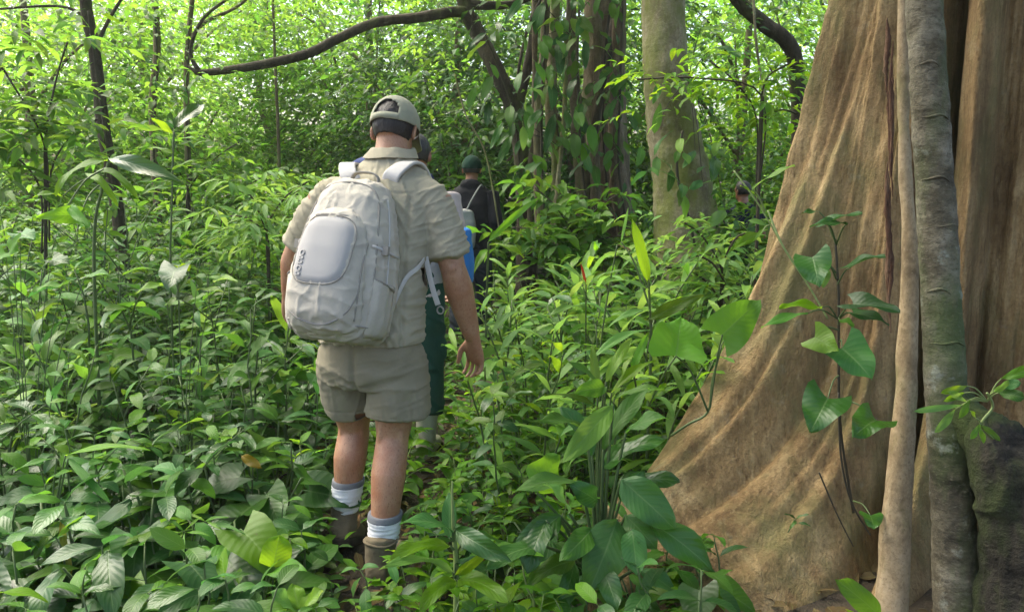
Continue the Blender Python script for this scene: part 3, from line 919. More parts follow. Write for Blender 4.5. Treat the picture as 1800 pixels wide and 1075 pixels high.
for label, (px, py), Y, r, K, mt, lf in far:
    c = P(px, py, Y)
    root = thing('forest_tree', label, 'tree', (c.x, Y, gz(c.x, Y)))
    base = Vector((c.x + random.uniform(-.2, .2), Y, gz(c.x, Y) - 0.1))
    pts = spline([base, base + Vector((random.uniform(-.15, .15), 0, 1.2)), Vector((c.x + random.uniform(-.2, .2), Y, c.z)), c + Vector((0.1, 0, r[2]))], 8)
    v, f = tube(pts, np.linspace(0.10, 0.03, len(pts)), 10, jitter=0.06)
    local_obj('trunk', mesh_from('forest_trunk', v, f, BK_BROWN), root)
    for k in range(6):
        a = random.uniform(0, 6.28); s = random.uniform(0.2, 0.7)
        q0 = base.lerp(c, s) if s < 0.5 else c + Vector((0, 0, random.uniform(-.6, .4)))
        q1 = c + Vector((math.cos(a) * r[0] * .8, math.sin(a) * r[1] * .8, random.uniform(-.3, .7) * r[2]))
        pts = spline([q0, q0.lerp(q1, .5) + Vector((0, 0, .15)), q1], 6)
        v, f = tube(pts, np.linspace(0.03, 0.008, len(pts)), 6)
        local_obj('limb', mesh_from('forest_limb', v, f, BK_BROWN), root)
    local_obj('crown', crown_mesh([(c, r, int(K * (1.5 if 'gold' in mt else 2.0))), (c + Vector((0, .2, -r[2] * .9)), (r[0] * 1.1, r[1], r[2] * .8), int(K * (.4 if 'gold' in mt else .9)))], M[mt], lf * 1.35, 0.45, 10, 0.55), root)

# far wood that reads as one mass
def far_wood():
    parts = []
    K = 13500
    X = RNG.uniform(-15, 15, K); Y = RNG.uniform(13.5, 20, K) ; Z = 6.8 * RNG.uniform(0, 1, K) ** 1.15
    s = np.stack([X, Y, Z], 1)
    dens = vnoise(s * np.array([0.55, 0.2, 0.6]))
    s = s[(dens > -0.45)]
    parts.append(sprays(s, rand_dirs(len(s)), RNG.uniform(.5, 1.0, len(s)), 9, 0.15, 0.5))
    V, F, U = cat(parts)
    V[:, 2] += 0.012 * np.maximum(0, V[:, 1] - 9)
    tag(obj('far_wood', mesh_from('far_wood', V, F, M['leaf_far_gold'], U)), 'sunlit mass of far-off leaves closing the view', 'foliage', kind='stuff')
far_wood()
# ------------------------------------------------------------------ people
def skin_mat(name, col):
    m, nt, out = new_mat(name)
    L = nt.links
    tex = N(nt, 'ShaderNodeTexCoord').outputs['Object']
    n1 = noise_n(nt, tex, 14, 4, 0.6); n2 = noise_n(nt, tex, 130, 3, 0.7)
    c = mixc(nt, math_n(nt, 'MULTIPLY', math_n(nt, 'SUBTRACT', n1, .36, clamp=True), 3.2, clamp=True), col, (col[0] * .80, col[1] * .62, col[2] * .55))
    c = mixc(nt, math_n(nt, 'MULTIPLY', math_n(nt, 'SUBTRACT', n2, .56, clamp=True), 3.0, clamp=True), c, (col[0] * .5, col[1] * .42, col[2] * .38))
    hr = noise_n(nt, mapping(nt, tex, (260, 260, 70)), 1.0, 2, .6)
    c = mixc(nt, math_n(nt, 'MULTIPLY', math_n(nt, 'SUBTRACT', hr, .57, clamp=True), 4.0, clamp=True), c, (col[0] * .28, col[1] * .24, col[2] * .22))
    p = N(nt, 'ShaderNodeBsdfPrincipled')
    L.new(c, p.inputs['Base Color'])
    p.inputs['Roughness'].default_value = .48
    p.inputs['Subsurface Weight'].default_value = .12
    p.inputs['Subsurface Radius'].default_value = (.010, .004, .002)
    p.inputs['Specular IOR Level'].default_value = .45
    L.new(bump(nt, math_n(nt, 'ADD', n1, n2), .25, .003), p.inputs['Normal'])
    L.new(p.outputs[0], out.inputs[0])
    return m

def hair_mat(name, col):
    m, nt, out = new_mat(name)
    tex = N(nt, 'ShaderNodeTexCoord').outputs['Object']
    n = noise_n(nt, mapping(nt, tex, (320, 320, 60)), 1, 3, .7)
    p = N(nt, 'ShaderNodeBsdfPrincipled')
    nt.links.new(ramp(nt, n, [(.35, tuple(c * .5 for c in col)), (.65, tuple(c * 1.8 for c in col))]), p.inputs['Base Color'])
    p.inputs['Roughness'].default_value = .5
    nt.links.new(bump(nt, n, .9, .003), p.inputs['Normal'])
    nt.links.new(p.outputs[0], out.inputs[0])
    return m

SKIN = skin_mat('skin_tanned', (0.40, 0.222, 0.130))
SKIN2 = skin_mat('skin_brown', (0.34, 0.17, 0.10))
HAIR = hair_mat('hair_dark', (0.018, 0.015, 0.014))
C_SHIRT = cloth_mat('khaki_shirt', (0.35, 0.315, 0.225), var=.18, wrinkle=22, wstr=.45)
C_SHORTS = cloth_mat('khaki_shorts', (0.235, 0.208, 0.140), var=.18, wrinkle=18, wstr=.4, stain=(0.18, 0.155, 0.10))
C_CAP = cloth_mat('cap_canvas', (0.34, 0.335, 0.245), var=.35, wrinkle=60, wstr=.25, stain=(0.25, 0.26, 0.18))
C_PACK = cloth_mat('pack_fabric', (0.475, 0.435, 0.360), var=.14, wrinkle=17, wstr=.6, rough=.9, spec=.15, stain=(0.36, 0.335, 0.28))
C_PANEL = cloth_mat('pack_panel', (0.39, 0.375, 0.355), var=.07, wrinkle=10, wstr=.15, rough=.95, weave=700, spec=.1)
C_TRIM = cloth_mat('pack_trim', (0.28, 0.26, 0.225), var=.15, wrinkle=80, wstr=.2)
C_STRAP = cloth_mat('pack_strap', (0.52, 0.495, 0.46), var=.1, wrinkle=40, wstr=.2)
C_SOCK = cloth_mat('sock_white', (0.66, 0.66, 0.66), var=.30, wrinkle=30, wstr=.5, stain=(0.45, 0.44, 0.40))
C_BAND = cloth_mat('sock_band', (0.15, 0.155, 0.165), var=.25)
C_BOOT = cloth_mat('boot_suede', (0.150, 0.122, 0.075), var=.45, wrinkle=30, wstr=.5, stain=(0.075, 0.058, 0.036))
C_SOLE = simple_mat('boot_sole_dark', (0.028, 0.023, 0.017), .9, .4, 30)  # dark brown sole with random mottling

def limb_loft(pts, radii, n=20, sub=6, flat=None):
    P_ = spline([tuple(p) for p in pts], sub)
    rr = np.interp(np.linspace(0, len(radii) - 1, len(P_)), np.arange(len(radii)), radii)
    # rounded ends
    return tube([Vector(p) for p in P_], list(rr), n)

def hand_parts(wr, d, s, n, k=1.0, curl=.35):
    """wr wrist, d down the hand, s towards the thumb, n out of the palm"""
    d = d.normalized(); s = (s - d * s.dot(d)).normalized(); n = (n - d * n.dot(d) - s * n.dot(s)).normalized()
    out = []
    rings = []
    for t, a, b in ((-.02, .029, .022), (.015, .032, .021), (.045, .040, .020), (.075, .043, .0175), (.092, .041, .015)):
        rings.append((wr + d * (t * k), s, n, a * k, b * k, 2.6))
    out.append(ringloft(rings, 20))
    for i, (off, ln) in enumerate(((.0345, .074), (.0115, .083), (-.0115, .077), (-.0345, .060))):
        p = wr + d * (.086 * k) + s * (off * k)
        dirv = (d + s * (off * 3.2)).normalized()
        pts = [p - dirv * .02 * k]
        ang = curl * (.75 + .40 * i) * .6
        cur = p
        pts.append(cur)
        for seg, fr in enumerate((.45, .30, .25)):
            dd = (dirv * math.cos(ang) + n * math.sin(ang)).normalized()
            cur = cur + dd * (ln * fr * k)
            pts.append(cur); ang += curl * (1.3 + .15 * i)
        out.append(limb_loft(pts, [.0086 * k, .0086 * k, .0082 * k, .0075 * k, .0060 * k], 10, 4))
    p = wr + d * (.022 * k) + s * (.030 * k)
    d1 = (d * .75 + s * .55 + n * .35).normalized(); d2 = (d * .95 + s * .15 + n * .35).normalized()
    q1 = p + d1 * (.042 * k); q2 = q1 + d2 * (.033 * k); q3 = q2 + d2 * (.024 * k)
    out.append(limb_loft([p - d1 * .015 * k, p, q1, q2, q3], [.013 * k, .0145 * k, .0115 * k, .0098 * k, .007 * k], 10, 4))
    return out

def head_parts(c, rv, fv, uv, k=1.0):
    ax = (rv, fv, uv)
    out = [ellipsoid(c + uv * (.022 * k) - fv * (.012 * k), (.076 * k, .096 * k, .096 * k), ax),
           ellipsoid(c - uv * (.045 * k) + fv * (.022 * k), (.059 * k, .070 * k, .070 * k), ax),
           ellipsoid(c - uv * (.085 * k) + fv * (.045 * k), (.036 * k, .036 * k, .026 * k), ax),      # chin
           ellipsoid(c - uv * (.018 * k) + fv * (.094 * k), (.015 * k, .022 * k, .026 * k), ax),      # nose
           ellipsoid(c + uv * (.004 * k) + fv * (.088 * k), (.010 * k, .014 * k, .034 * k), ax),
           ellipsoid(c + uv * (.030 * k) + fv * (.074 * k), (.052 * k, .020 * k, .012 * k), ax),      # brow
           ellipsoid(c - uv * (.055 * k) + fv * (.084 * k), (.024 * k, .012 * k, .010 * k), ax)]      # lips
    for s in (-1, 1):
        e = c + rv * (s * .082 * k) - uv * (.012 * k) - fv * (.008 * k)
        er = (rv * s * .62 - fv * .78).normalized()          # ear sticks out and back
        ef = (er.cross(uv)).normalized()
        out.append(ellipsoid(e, (.020 * k, .007 * k, .032 * k), (er, ef, uv), 14, 10))
        out.append(ellipsoid(e + er * .012 * k + uv * .008 * k, (.008 * k, .006 * k, .022 * k), (er, ef, uv), 12, 8))
        out.append(ellipsoid(c + rv * (s * .030 * k) + uv * (.008 * k) + fv * (.078 * k), (.017 * k, .012 * k, .011 * k), ax, 12, 8))
    return out

def dome(c, rv, fv, uv, r, z0, z1=1.0, nu=48, nv=14, hole=None, extra=0.0, tilt=0.0):
    """part of an ellipsoid between heights z0..z1 (fractions of r[2])"""
    V, F = [], []
    a0, a1 = math.asin(z0), math.asin(z1)
    for j in range(nv + 1):
        for k in range(nu):
            t = 2 * math.pi * k / nu
            aa0 = a0 + tilt * math.sin(t)
            ph = aa0 + (a1 - aa0) * j / nv
            V.append(c + rv * (r[0] * math.cos(ph) * math.cos(t)) + fv * (r[1] * math.cos(ph) * math.sin(t)) + uv * (r[2] * math.sin(ph)))
    for j in range(nv):
        for k in range(nu):
            q = [j * nu + k, j * nu + (k + 1) % nu, (j + 1) * nu + (k + 1) % nu, (j + 1) * nu + k]
            if hole is not None:
                tc = 2 * math.pi * (k + .5) / nu
                if hole(tc, (j + .5) / nv): continue
            F.append(q)
    return V, F

def cap_parts(root, c, rv, fv, uv, k, mat, hair_hole=True, strap=True, tag_name='cap'):
    r = (.088 * k, .108 * k, .108 * k)
    cc = c + uv * (.018 * k) - fv * (.008 * k)
    def hole(t, j):
        if not hair_hole: return False
        d = (t - 1.5 * math.pi) - .06                      # back of the head
        return abs(d) < .56 and .14 < j < (.14 + .33 * math.sqrt(max(0, 1 - (d / .56) ** 2)))
    V, F = dome(cc, rv, fv, uv, r, -.10, .9995, 72, 24, hole, tilt=.10)
    me = mesh_from('cap_crown', [tuple(v) for v in V], F)
    me = baked(me, [('SOLIDIFY', dict(thickness=.0025, offset=1.0))])
    me.materials.append(mat)
    co = get_co(me)
    push(me, .0016 * fbm(co * 45, 2))
    me.polygons.foreach_set('use_smooth', np.ones(len(me.polygons), bool))
    cap = local_obj(tag_name, me, root)
    # button, seams, visor, strap
    parts = [ellipsoid(cc + uv * r[2], (.007 * k, .007 * k, .004 * k), (rv, fv, uv), 10, 6)]
    for i in range(6):
        t = i * math.pi / 3 + math.pi / 6
        pts = [cc + rv * (r[0] * 1.012 * math.cos(a) * math.cos(t)) + fv * (r[1] * 1.012 * math.cos(a) * math.sin(t)) + uv * (r[2] * 1.012 * math.sin(a)) for a in np.linspace(.62 if (hair_hole and math.sin(t) < -.4) else .02, 1.5, 14)]
        parts.append(tube(pts, .0012 * k, 5))
    v, f = join(parts)
    sub = obj('cap_seams', mesh_from('cap_seams', [tuple(q) for q in v], f, mat), cap); sub.matrix_parent_inverse = parent_world(root).inverted() if False else Matrix.Identity(4)
    V, F = [], []
    for i in range(15):
        t = -1.05 + 2.1 * i / 14
        for j in range(6):
            q = j / 5
            rr = 1 + .62 * q * math.cos(t) ** .6
            V.append(cc + rv * (r[0] * math.sin(t) * (1 + .10 * q)) + fv * (r[1] * math.cos(t) * rr * 1.0) - uv * (.012 * k + .022 * k * q + .03 * k * math.sin(t) ** 2 * q))
    for i in range(14):
        for j in range(5):
            F.append([i * 6 + j, i * 6 + j + 1, (i + 1) * 6 + j + 1, (i + 1) * 6 + j])
    me = mesh_from('visor', [tuple(v) for v in V], F)
    me = baked(me, [('SOLIDIFY', dict(thickness=.003, offset=0.0))]); me.materials.append(mat)
    obj('visor', me, cap)
    if strap:
        V, F = [], []
        for i in range(17):
            t = 1.5 * math.pi - .66 + 1.32 * i / 16
            for zz in (-.085, .10):
                a = math.asin(zz)
                V.append(cc + rv * (r[0] * 1.02 * math.cos(a) * math.cos(t)) + fv * (r[1] * 1.02 * math.cos(a) * math.sin(t)) + uv * (r[2] * (zz - .0) - .009 * k))
        for i in range(16):
            F.append([2 * i, 2 * i + 2, 2 * i + 3, 2 * i + 1])
        me = mesh_from('strap', [tuple(v) for v in V], F)
        me = baked(me, [('SOLIDIFY', dict(thickness=.003, offset=0.0))]); me.materials.append(mat)
        obj('cap_strap', me, cap)
    return cap

def hair_part(root, c, rv, fv, uv, k, mat, z0=-.55, z1=.9, full=False, r=(.0815, .1005, .1005)):
    cc = c + uv * (.020 * k) - fv * (.010 * k)
    def hole(t, j):
        return (math.sin(t) > (.25 if full else .05)) and j < .55
    V, F = dome(cc, rv, fv, uv, tuple(q * k for q in r), z0, z1, 80, 24, hole)
    me = mesh_from('hair', [tuple(v) for v in V], F)
    me = baked(me, [('SOLIDIFY', dict(thickness=.012 * k, offset=-1.0))]); me.materials.append(mat)
    co = get_co(me)
    push(me, .0025 * vnoise(co * np.array([160, 160, 50])))
    # taper into the nape
    return local_obj('hair', me, root)

def sole_and_boot(ank, toe_dir, up, k=1.0, h=.16, heel_up=0.0):
    """boot and sole; ank = ankle joint, toe_dir horizontal; heel_up tips the foot forward"""
    t = toe_dir.normalized()
    q = Matrix.Rotation(-heel_up, 3, t.cross(Vector((0, 0, 1))).normalized())
    t = q @ t; u = q @ Vector((0, 0, 1)); s = t.cross(u).normalized()
    b = ank - u * (.085 * k)                    # under the ankle, at ground level
    foot = []
    for y, w, hh in ((-.075, .022, .035), (-.068, .034, .055), (-.045, .039, .075), (.0, .041, .082), (.05, .042, .072), (.10, .048, .055), (.15, .048, .045), (.185, .040, .036), (.205, .022, .022)):
        foot.append((b + t * (y * k) + u * ((hh * .5 + .020) * k), s, u, w * k, (hh * .5 + .008) * k, 2.7))
    parts = [ringloft(foot, 22), limb_loft([b + u * .05 * k - t * .018 * k, ank + u * .03 * k - t * .012 * k, ank + u * (h - .05) * k], [.048 * k, .047 * k, .053 * k], 20)]
    boot = union(parts, .006, 6)
    co = get_co(boot)
    push(boot, .002 * fbm(co * 40, 3) + .0025 * np.maximum(0, vnoise(co * np.array([12, 12, 60]))))
    rings = []
    for y, w in ((-.085, .018), (-.076, .036), (-.05, .044), (.0, .044), (.05, .043), (.10, .051), (.15, .052), (.19, .044), (.215, .022)):
        rings.append((b + t * (y * k) + u * (.014 * k), s, u, w * k, .017 * k, 4.0))
    V, F = ringloft(rings, 24)
    return boot, mesh_from('sole', [tuple(v) for v in V], F)

def put(name, me, mat, root):
    if mat is not None:
        me.materials.clear(); me.materials.append(mat)
    me.polygons.foreach_set('use_smooth', np.ones(len(me.polygons), bool))
    return local_obj(name, me, root)

# ------------------------------------------------------------------ the hiker in khaki
YAW = R(-17)
rv = Vector((math.cos(YAW), math.sin(YAW), 0)); fv = Vector((-math.sin(YAW), math.cos(YAW), 0)); UZ = Vector((0, 0, 1))
def make_hiker():
    aR, aL = P(670, 982, 2.67), P(606, 914, 2.90)
    base = Vector(((aR.x + aL.x) / 2, (aR.y + aL.y) / 2, gz(aR.x, aR.y)))
    root = thing('person', 'man in khaki shirt, shorts and cap walking away with pale backpack', 'person', base)
    pel, waist, chest, upper, neckb = P(652, 615, 2.82), P(658, 520, 2.84), P(668, 410, 2.89), P(672, 330, 2.93), P(688, 272, 2.98)
    hd = P(695, 230, 3.02)
    lean = (neckb - pel).normalized()
    shR, elR, wrR = P(764, 350, 2.87), P(796, 470, 2.84), P(830, 592, 2.90)
    shL, elL, wrL = P(570, 350, 3.01), P(516, 452, 3.06), P(508, 515, 3.10)
    hipR, knR = P(700, 640, 2.80), P(690, 768, 2.79)
    hipL, knL = P(606, 640, 2.87), P(622, 752, 2.95)
    hup = (UZ * .93 + fv * .40).normalized(); hfv = (fv - hup * fv.dot(hup)).normalized(); hrv = hfv.cross(hup).normalized()
    # --- skin: one continuous body
    parts = head_parts(hd, hrv, hfv, hup, .98)
    parts.append(limb_loft([upper, neckb + fv * .0, hd - hup * .03 - hfv * .012], [.075, .063, .060], 20))
    parts.append(ringloft([(pel - UZ * .10, rv, fv, .14, .10, 2.4), (pel, rv, fv, .165, .11, 2.4), (waist, rv, fv, .15, .10, 2.4), (chest, rv, fv, .17, .11, 2.4), (upper, rv, fv, .16, .09, 2.4), (neckb, rv, fv, .07, .06, 2.2)]))
    parts.append(limb_loft([shR, shR.lerp(elR, .5), elR, elR.lerp(wrR, .3), elR.lerp(wrR, .7), wrR], [.062, .054, .046, .053, .041, .029]))
    parts.append(ellipsoid(elR + Vector((0, -.028, .0)), (.026, .022, .03)))
    parts.append(limb_loft([shL, shL.lerp(elL, .5), elL, elL.lerp(wrL, .3), wrL], [.060, .052, .043, .045, .029]))
    parts += hand_parts(wrR + (wrR - elR).normalized() * .012, (wrR - elR).normalized() + Vector((-.15, .1, 0)), Vector((-.75, .65, 0)), Vector((-.75, -.50, 0)), 1.0, .38)
    parts += hand_parts(wrL, (wrL - elL) + Vector((0, .1, -.2)), Vector((.4, .9, 0)), Vector((.9, -.3, 0)), 1.0, .6)
    for hp, kn, an in ((hipR, knR, aR), (hipL, knL, aL)):
        back = Vector((0, -.018, 0))
        parts.append(limb_loft([hp, hp.lerp(kn, .55), kn, kn.lerp(an, .30) + back, kn.lerp(an, .62) + back * .5, an.lerp(kn, .12), an - UZ * .03], [.088, .078, .059, .063, .051, .039, .040], 22))
        cm = kn.lerp(an, .27)
        for sg in (-1, 1):                               # the two heads of the calf
            parts.append(ellipsoid(cm + Vector((sg * .023, -.030, .012 * sg)), (.030, .030, .075)))
        parts.append(ellipsoid(kn.lerp(an, .8) + Vector((0, -.022, 0)), (.010, .014, .07)))
        for sg in (-1, 1):                               # hamstring cords behind the knee
            parts.append(limb_loft([kn + Vector((sg * .030, -.040, .07)), kn + Vector((sg * .036, -.040, 0)), kn + Vector((sg * .03, -.03, -.06))], [.014, .012, .010], 8, 3))
        parts.append(ellipsoid(an + fv * .05 - UZ * .035, (.035, .09, .03)))
    body = union(parts, .0045, 4)
    put('body', body, SKIN, root)
    # eyes
    for s in (-1, 1):
        v, f = ellipsoid(hd + hrv * (s * .030) + hup * .008 + hfv * .0835, (.010, .008, .008), (hrv, hfv, hup), 12, 8)
        local_obj('eye', mesh_from('eye', [tuple(q) for q in v], f, simple_mat('eye', (.5, .48, .45), .2, .9, 90)), root)
    hair_part(root, hd, hrv, hfv, hup, .98, HAIR, -.66, .8)
    cap_parts(root, hd, hrv, hfv, hup, .985, C_CAP)
    # --- shirt
    hem = P(653, 592, 2.83)
    rings = [(hem - UZ * .012, rv, fv, .197, .138, 2.5), (hem + UZ * .03, rv, fv, .192, .135, 2.5), (waist, rv, fv, .186, .128, 2.5), (waist.lerp(chest, .5), rv, fv, .190, .130, 2.5), (chest, rv, fv, .202, .134, 2.5),
             (upper - UZ * .02, rv, fv, .205, .118, 2.5), (upper + UZ * .030, rv, fv, .185, .100, 2.3), (upper.lerp(neckb, .55), rv, fv, .140, .086, 2.2), (upper.lerp(neckb, .8), rv, fv, .100, .076, 2.1), (neckb + UZ * .004, rv, fv, .078, .066, 2.1)]
    sp = [ringloft(rings, 40)]
    eR, eL = shR.lerp(elR, .84) + Vector((-.004, 0, 0)), shL.lerp(elL, .80)
    sp.append(limb_loft([shR + Vector((-.075, .015, .030)), shR + Vector((-.022, 0, .005)), shR.lerp(eR, .5), eR], [.056, .066, .074, .077], 26))
    sp.append(limb_loft([shL + Vector((.075, .0, .030)), shL + Vector((.022, 0, .005)), shL.lerp(eL, .5), eL], [.056, .066, .068, .066], 26))
    shirt = union(sp, .0055, 5)
    co = get_co(shirt)
    nrm = get_no(shirt)
    d = np.zeros(len(co))
    warp = np.stack([vnoise(co * 5 + 3), vnoise(co * 5 + 11), vnoise(co * 5 + 23)], 1)
    cw = co + .022 * warp
    a_rv, a_z = np.array(rv), np.array(UZ)
    def folds(ang, fa, fl, seed, sharp=1.0):
        """ridges whose crests run along ang (degrees from the body's right towards up)"""
        c_, s_ = math.cos(R(ang)), math.sin(R(ang))
        al = cw @ (a_rv * c_ + a_z * s_); ac = cw @ (-a_rv * s_ + a_z * c_)
        n_ = vnoise(np.stack([ac * fa + seed, al * fl + seed * 2, cw[:, 1] * 5], 1))
        return np.clip(1 - np.abs(n_) * 3.0, 0, 1) ** 1.35 * sharp * 1.35
    sx = (co - np.array(shR)) @ a_rv                       # + = out along the right arm
    sl = (co - np.array(shL)) @ a_rv
    onR = np.clip((sx + .055) / .03, 0, 1); onL = np.clip((-sl + .055) / .03, 0, 1)
    back = (1 - onR) * (1 - onL)
    hi = np.clip((co[:, 2] - chest.z + .06) / .12, 0, 1)
    d += .0044 * folds(24, 60, 9, 1.3) * onR + .0030 * folds(58, 46, 9, 5.5) * onR
    d += .0050 * folds(-52, 56, 7, 2.9) * onL
    d += back * (.0078 * folds(-62, 34, 4.0, 4.7) * np.clip((sx + .25) / .12, 0, 1) + .0040 * folds(24, 30, 6, 8.1) * (1 - hi) + .0045 * folds(78, 40, 4.0, 6.6) * (1 - hi))
    # armhole seams pull in
    zR = np.clip((shR.z + .03 - co[:, 2]) / .03, 0, 1); zL = np.clip((shL.z + .03 - co[:, 2]) / .03, 0, 1)
    d -= .010 * np.exp(-((sx + .052) / .007) ** 2) * zR + .010 * np.exp(-((sl - .052) / .007) ** 2) * zL
    d += .0022 * fbm(co * 30, 2)
    d -= .0035 * np.exp(-((co[:, 2] - upper.z + .015 + .01 * np.abs(sx + .19)) / .0035) ** 2) * back          # yoke seam
    push(shirt, d)
    adR = (eR - shR).normalized(); adL = (eL - shL).normalized()
    cut_faces(shirt, [(eR + adR * .026, adR, .12), (eL + adL * .024, adL, .12), (hem - UZ * .014, -UZ, .5)], .006)
    shirt = baked(shirt, [('SOLIDIFY', dict(thickness=.003, offset=-1.0))])
    sh = put('shirt', shirt, C_SHIRT, root)
    # collar: folded band
    rr = []
    for z, a, b in ((-.014, .086, .080), (.008, .078, .073), (.020, .0725, .068), (.024, .077, .073), (.017, .084, .080), (-.002, .094, .090), (-.016, .101, .097)):
        rr.append((neckb + lean * z + fv * .004, rv, fv, a, b, 2.1))
    V, F = ringloft(rr, 36, False)
    me = mesh_from('collar', [tuple(v) for v in V], F)
    co = get_co(me); push(me, .007 * fbm(co * 24, 3))
    me = baked(me, [('SOLIDIFY', dict(thickness=.0025, offset=0)), ('SUBSURF', dict(levels=1, render_levels=1))])
    me.materials.append(C_SHIRT); c2 = obj('collar', me, sh)
    # sleeve hem seam and shoulder seam
    def ringtube(c, axis, r, t=.0018, n=36):
        a1 = axis.cross(Vector((0, 1, 0))).normalized(); a2 = axis.cross(a1).normalized()
        return [c + a1 * (r * math.cos(2 * math.pi * k / n)) + a2 * (r * math.sin(2 * math.pi * k / n)) for k in range(n + 1)]
    # --- shorts
    hemR, hemL = hipR.lerp(knR, .66), hipL.lerp(knL, .66)
    sp = [ringloft([(pel + UZ * .07, rv, fv, .176, .122, 2.5), (pel, rv, fv, .186, .136, 2.5), (pel - UZ * .06, rv, fv, .188, .138, 2.5), (pel - UZ * .12, rv, fv, .165, .115, 2.4)], 40)]
    sp.append(limb_loft([hipR + Vector((-.012, 0, .05)), hipR, hipR.lerp(hemR, .5) + Vector((.004, 0, 0)), hemR + Vector((.010, 0, -.0))], [.100, .106, .114, .119], 30))
    sp.append(limb_loft([hipL + Vector((.008, 0, .05)), hipL, hipL.lerp(hemL, .5), hemL + Vector((.0, 0, 0))], [.098, .101, .099, .097], 30))
    shorts = union(sp, .006, 5)
    co = get_co(shorts)
    cr = np.stack([co @ np.array(rv) * 9 + co[:, 2] * 5, co[:, 1] * 9, co[:, 2] * 9], 1)
    d = .0045 * (1 - 2 * np.abs(vnoise(cr))) + .004 * vnoise(co * np.array([16, 16, 5.0])) 
    x_ = (co - np.array(pel)) @ np.array(rv); y_ = (co - np.array(pel)) @ np.array(fv)
    seat = np.clip(-y_ / .05, 0, 1)
    d -= .010 * np.exp(-(x_ / .010) ** 2) * seat * np.clip((pel.z + .09 - co[:, 2]) / .1, 0, 1)          # centre seam
    for ang_, fa, fl, am, sd in ((20, 38, 7, .0042, 1.1), (-24, 38, 7, .0042, 3.7)):
        c_, s_ = math.cos(R(ang_)), math.sin(R(ang_))
        wx = x_ + .012 * vnoise(co * 7 + sd); wz = co[:, 2] + .012 * vnoise(co * 7 + sd + 9)
        al = wx * c_ + wz * s_; ac = -wx * s_ + wz * c_
        n_ = np.clip(1 - 3 * np.abs(vnoise(np.stack([ac * fa + sd, al * fl, y_ * 5], 1))), 0, 1) ** 1.4
        d += am * 1.5 * n_ * np.where(x_ * ang_ > 0, 1, .35) * np.exp(-((co[:, 2] - pel.z + .10) / .10) ** 2)
    d += .0030 * np.clip(1 - 3 * np.abs(vnoise(np.stack([x_ * 34, y_ * 34, co[:, 2] * 5], 1))), 0, 1) * np.clip((pel.z - .06 - co[:, 2]) / .06, 0, 1)
    hemz = co[:, 2]
    d += .0035 * (np.exp(-((hemz - (hemR.z + .012)) / .003) ** 2) * (x_ > .0)) * -1 + .0035 * (np.exp(-((hemz - (hemL.z + .012)) / .003) ** 2) * (x_ < .0)) * -1
    push(shorts, d)
    dR = (hemR - hipR).normalized(); dL = (hemL - hipL).normalized()
    cut_faces(shorts, [(hemR + dR * .035, dR, .15), (hemL + dL * .030, dL, .13)], .006)
    shorts = baked(shorts, [('SOLIDIFY', dict(thickness=.0035, offset=-1.0))])
    put('shorts', shorts, C_SHORTS, root)
    # --- socks and boots
    for an, kn, hu, td in ((aR, knR, 0.0, Vector((.12, 1, 0))), (aL, knL, .40, Vector((.02, 1, 0)))):
        ax = (kn - an).normalized()
        bk = Vector((0, -.006, 0))
        rings = []
        for i in range(23):
            t = i / 22
            r = (.0505 + .0110 * t + .0016 * math.sin(i * 1.9) + .0012 * math.sin(i * 2.9)) * (1 if i < 21 else .96)
            rings.append((an + ax * (.045 + .105 * t) + bk, rv, fv, r, r, 2.0))
        V, F = ringloft(rings, 32)
        me = mesh_from('sock', [tuple(v) for v in V], F); co = get_co(me)
        push(me, .0032 * fbm(co * np.array([22, 22, 70]), 3))
        sk = put('sock', me, C_SOCK, root)
        rings = [(an + ax * z + bk, rv, fv, r, r, 2.0) for z, r in ((.144, .0606), (.147, .0622), (.152, .0624), (.160, .0622), (.166, .0618), (.168, .0600))]
        V, F = ringloft(rings, 32)
        me = mesh_from('sock_band', [tuple(v) for v in V], F, C_BAND); obj('band', me, sk)
        boot, sole = sole_and_boot(an, td, UZ, 1.10, .122, hu)
        bo = put('boot', boot, C_BOOT, root)
        sole.materials.append(C_SOLE); obj('sole', sole, bo)
        bu = Matrix.Rotation(-hu, 3, td.cross(UZ).normalized()) @ UZ
        for z_, r_, t_ in ((.076, .0570, .005), (.050, .0535, .0022), (.026, .0525, .0022)):
            ring = [an + bu * z_ + Vector((math.cos(a) * r_, math.sin(a) * r_ - .004, .004 * math.sin(2 * a))) for a in np.linspace(0, 2 * math.pi, 29)]
            obj('boot_collar' if t_ > .004 else 'boot_seam', mesh_from('boot_ring', *tube(ring, t_, 8, jitter=.08), C_BOOT), bo)
    return dict(pel=pel, waist=waist, chest=chest, upper=upper, neckb=neckb, shR=shR, shL=shL, lean=lean, base=base, eR=eR)
HK = make_hiker()

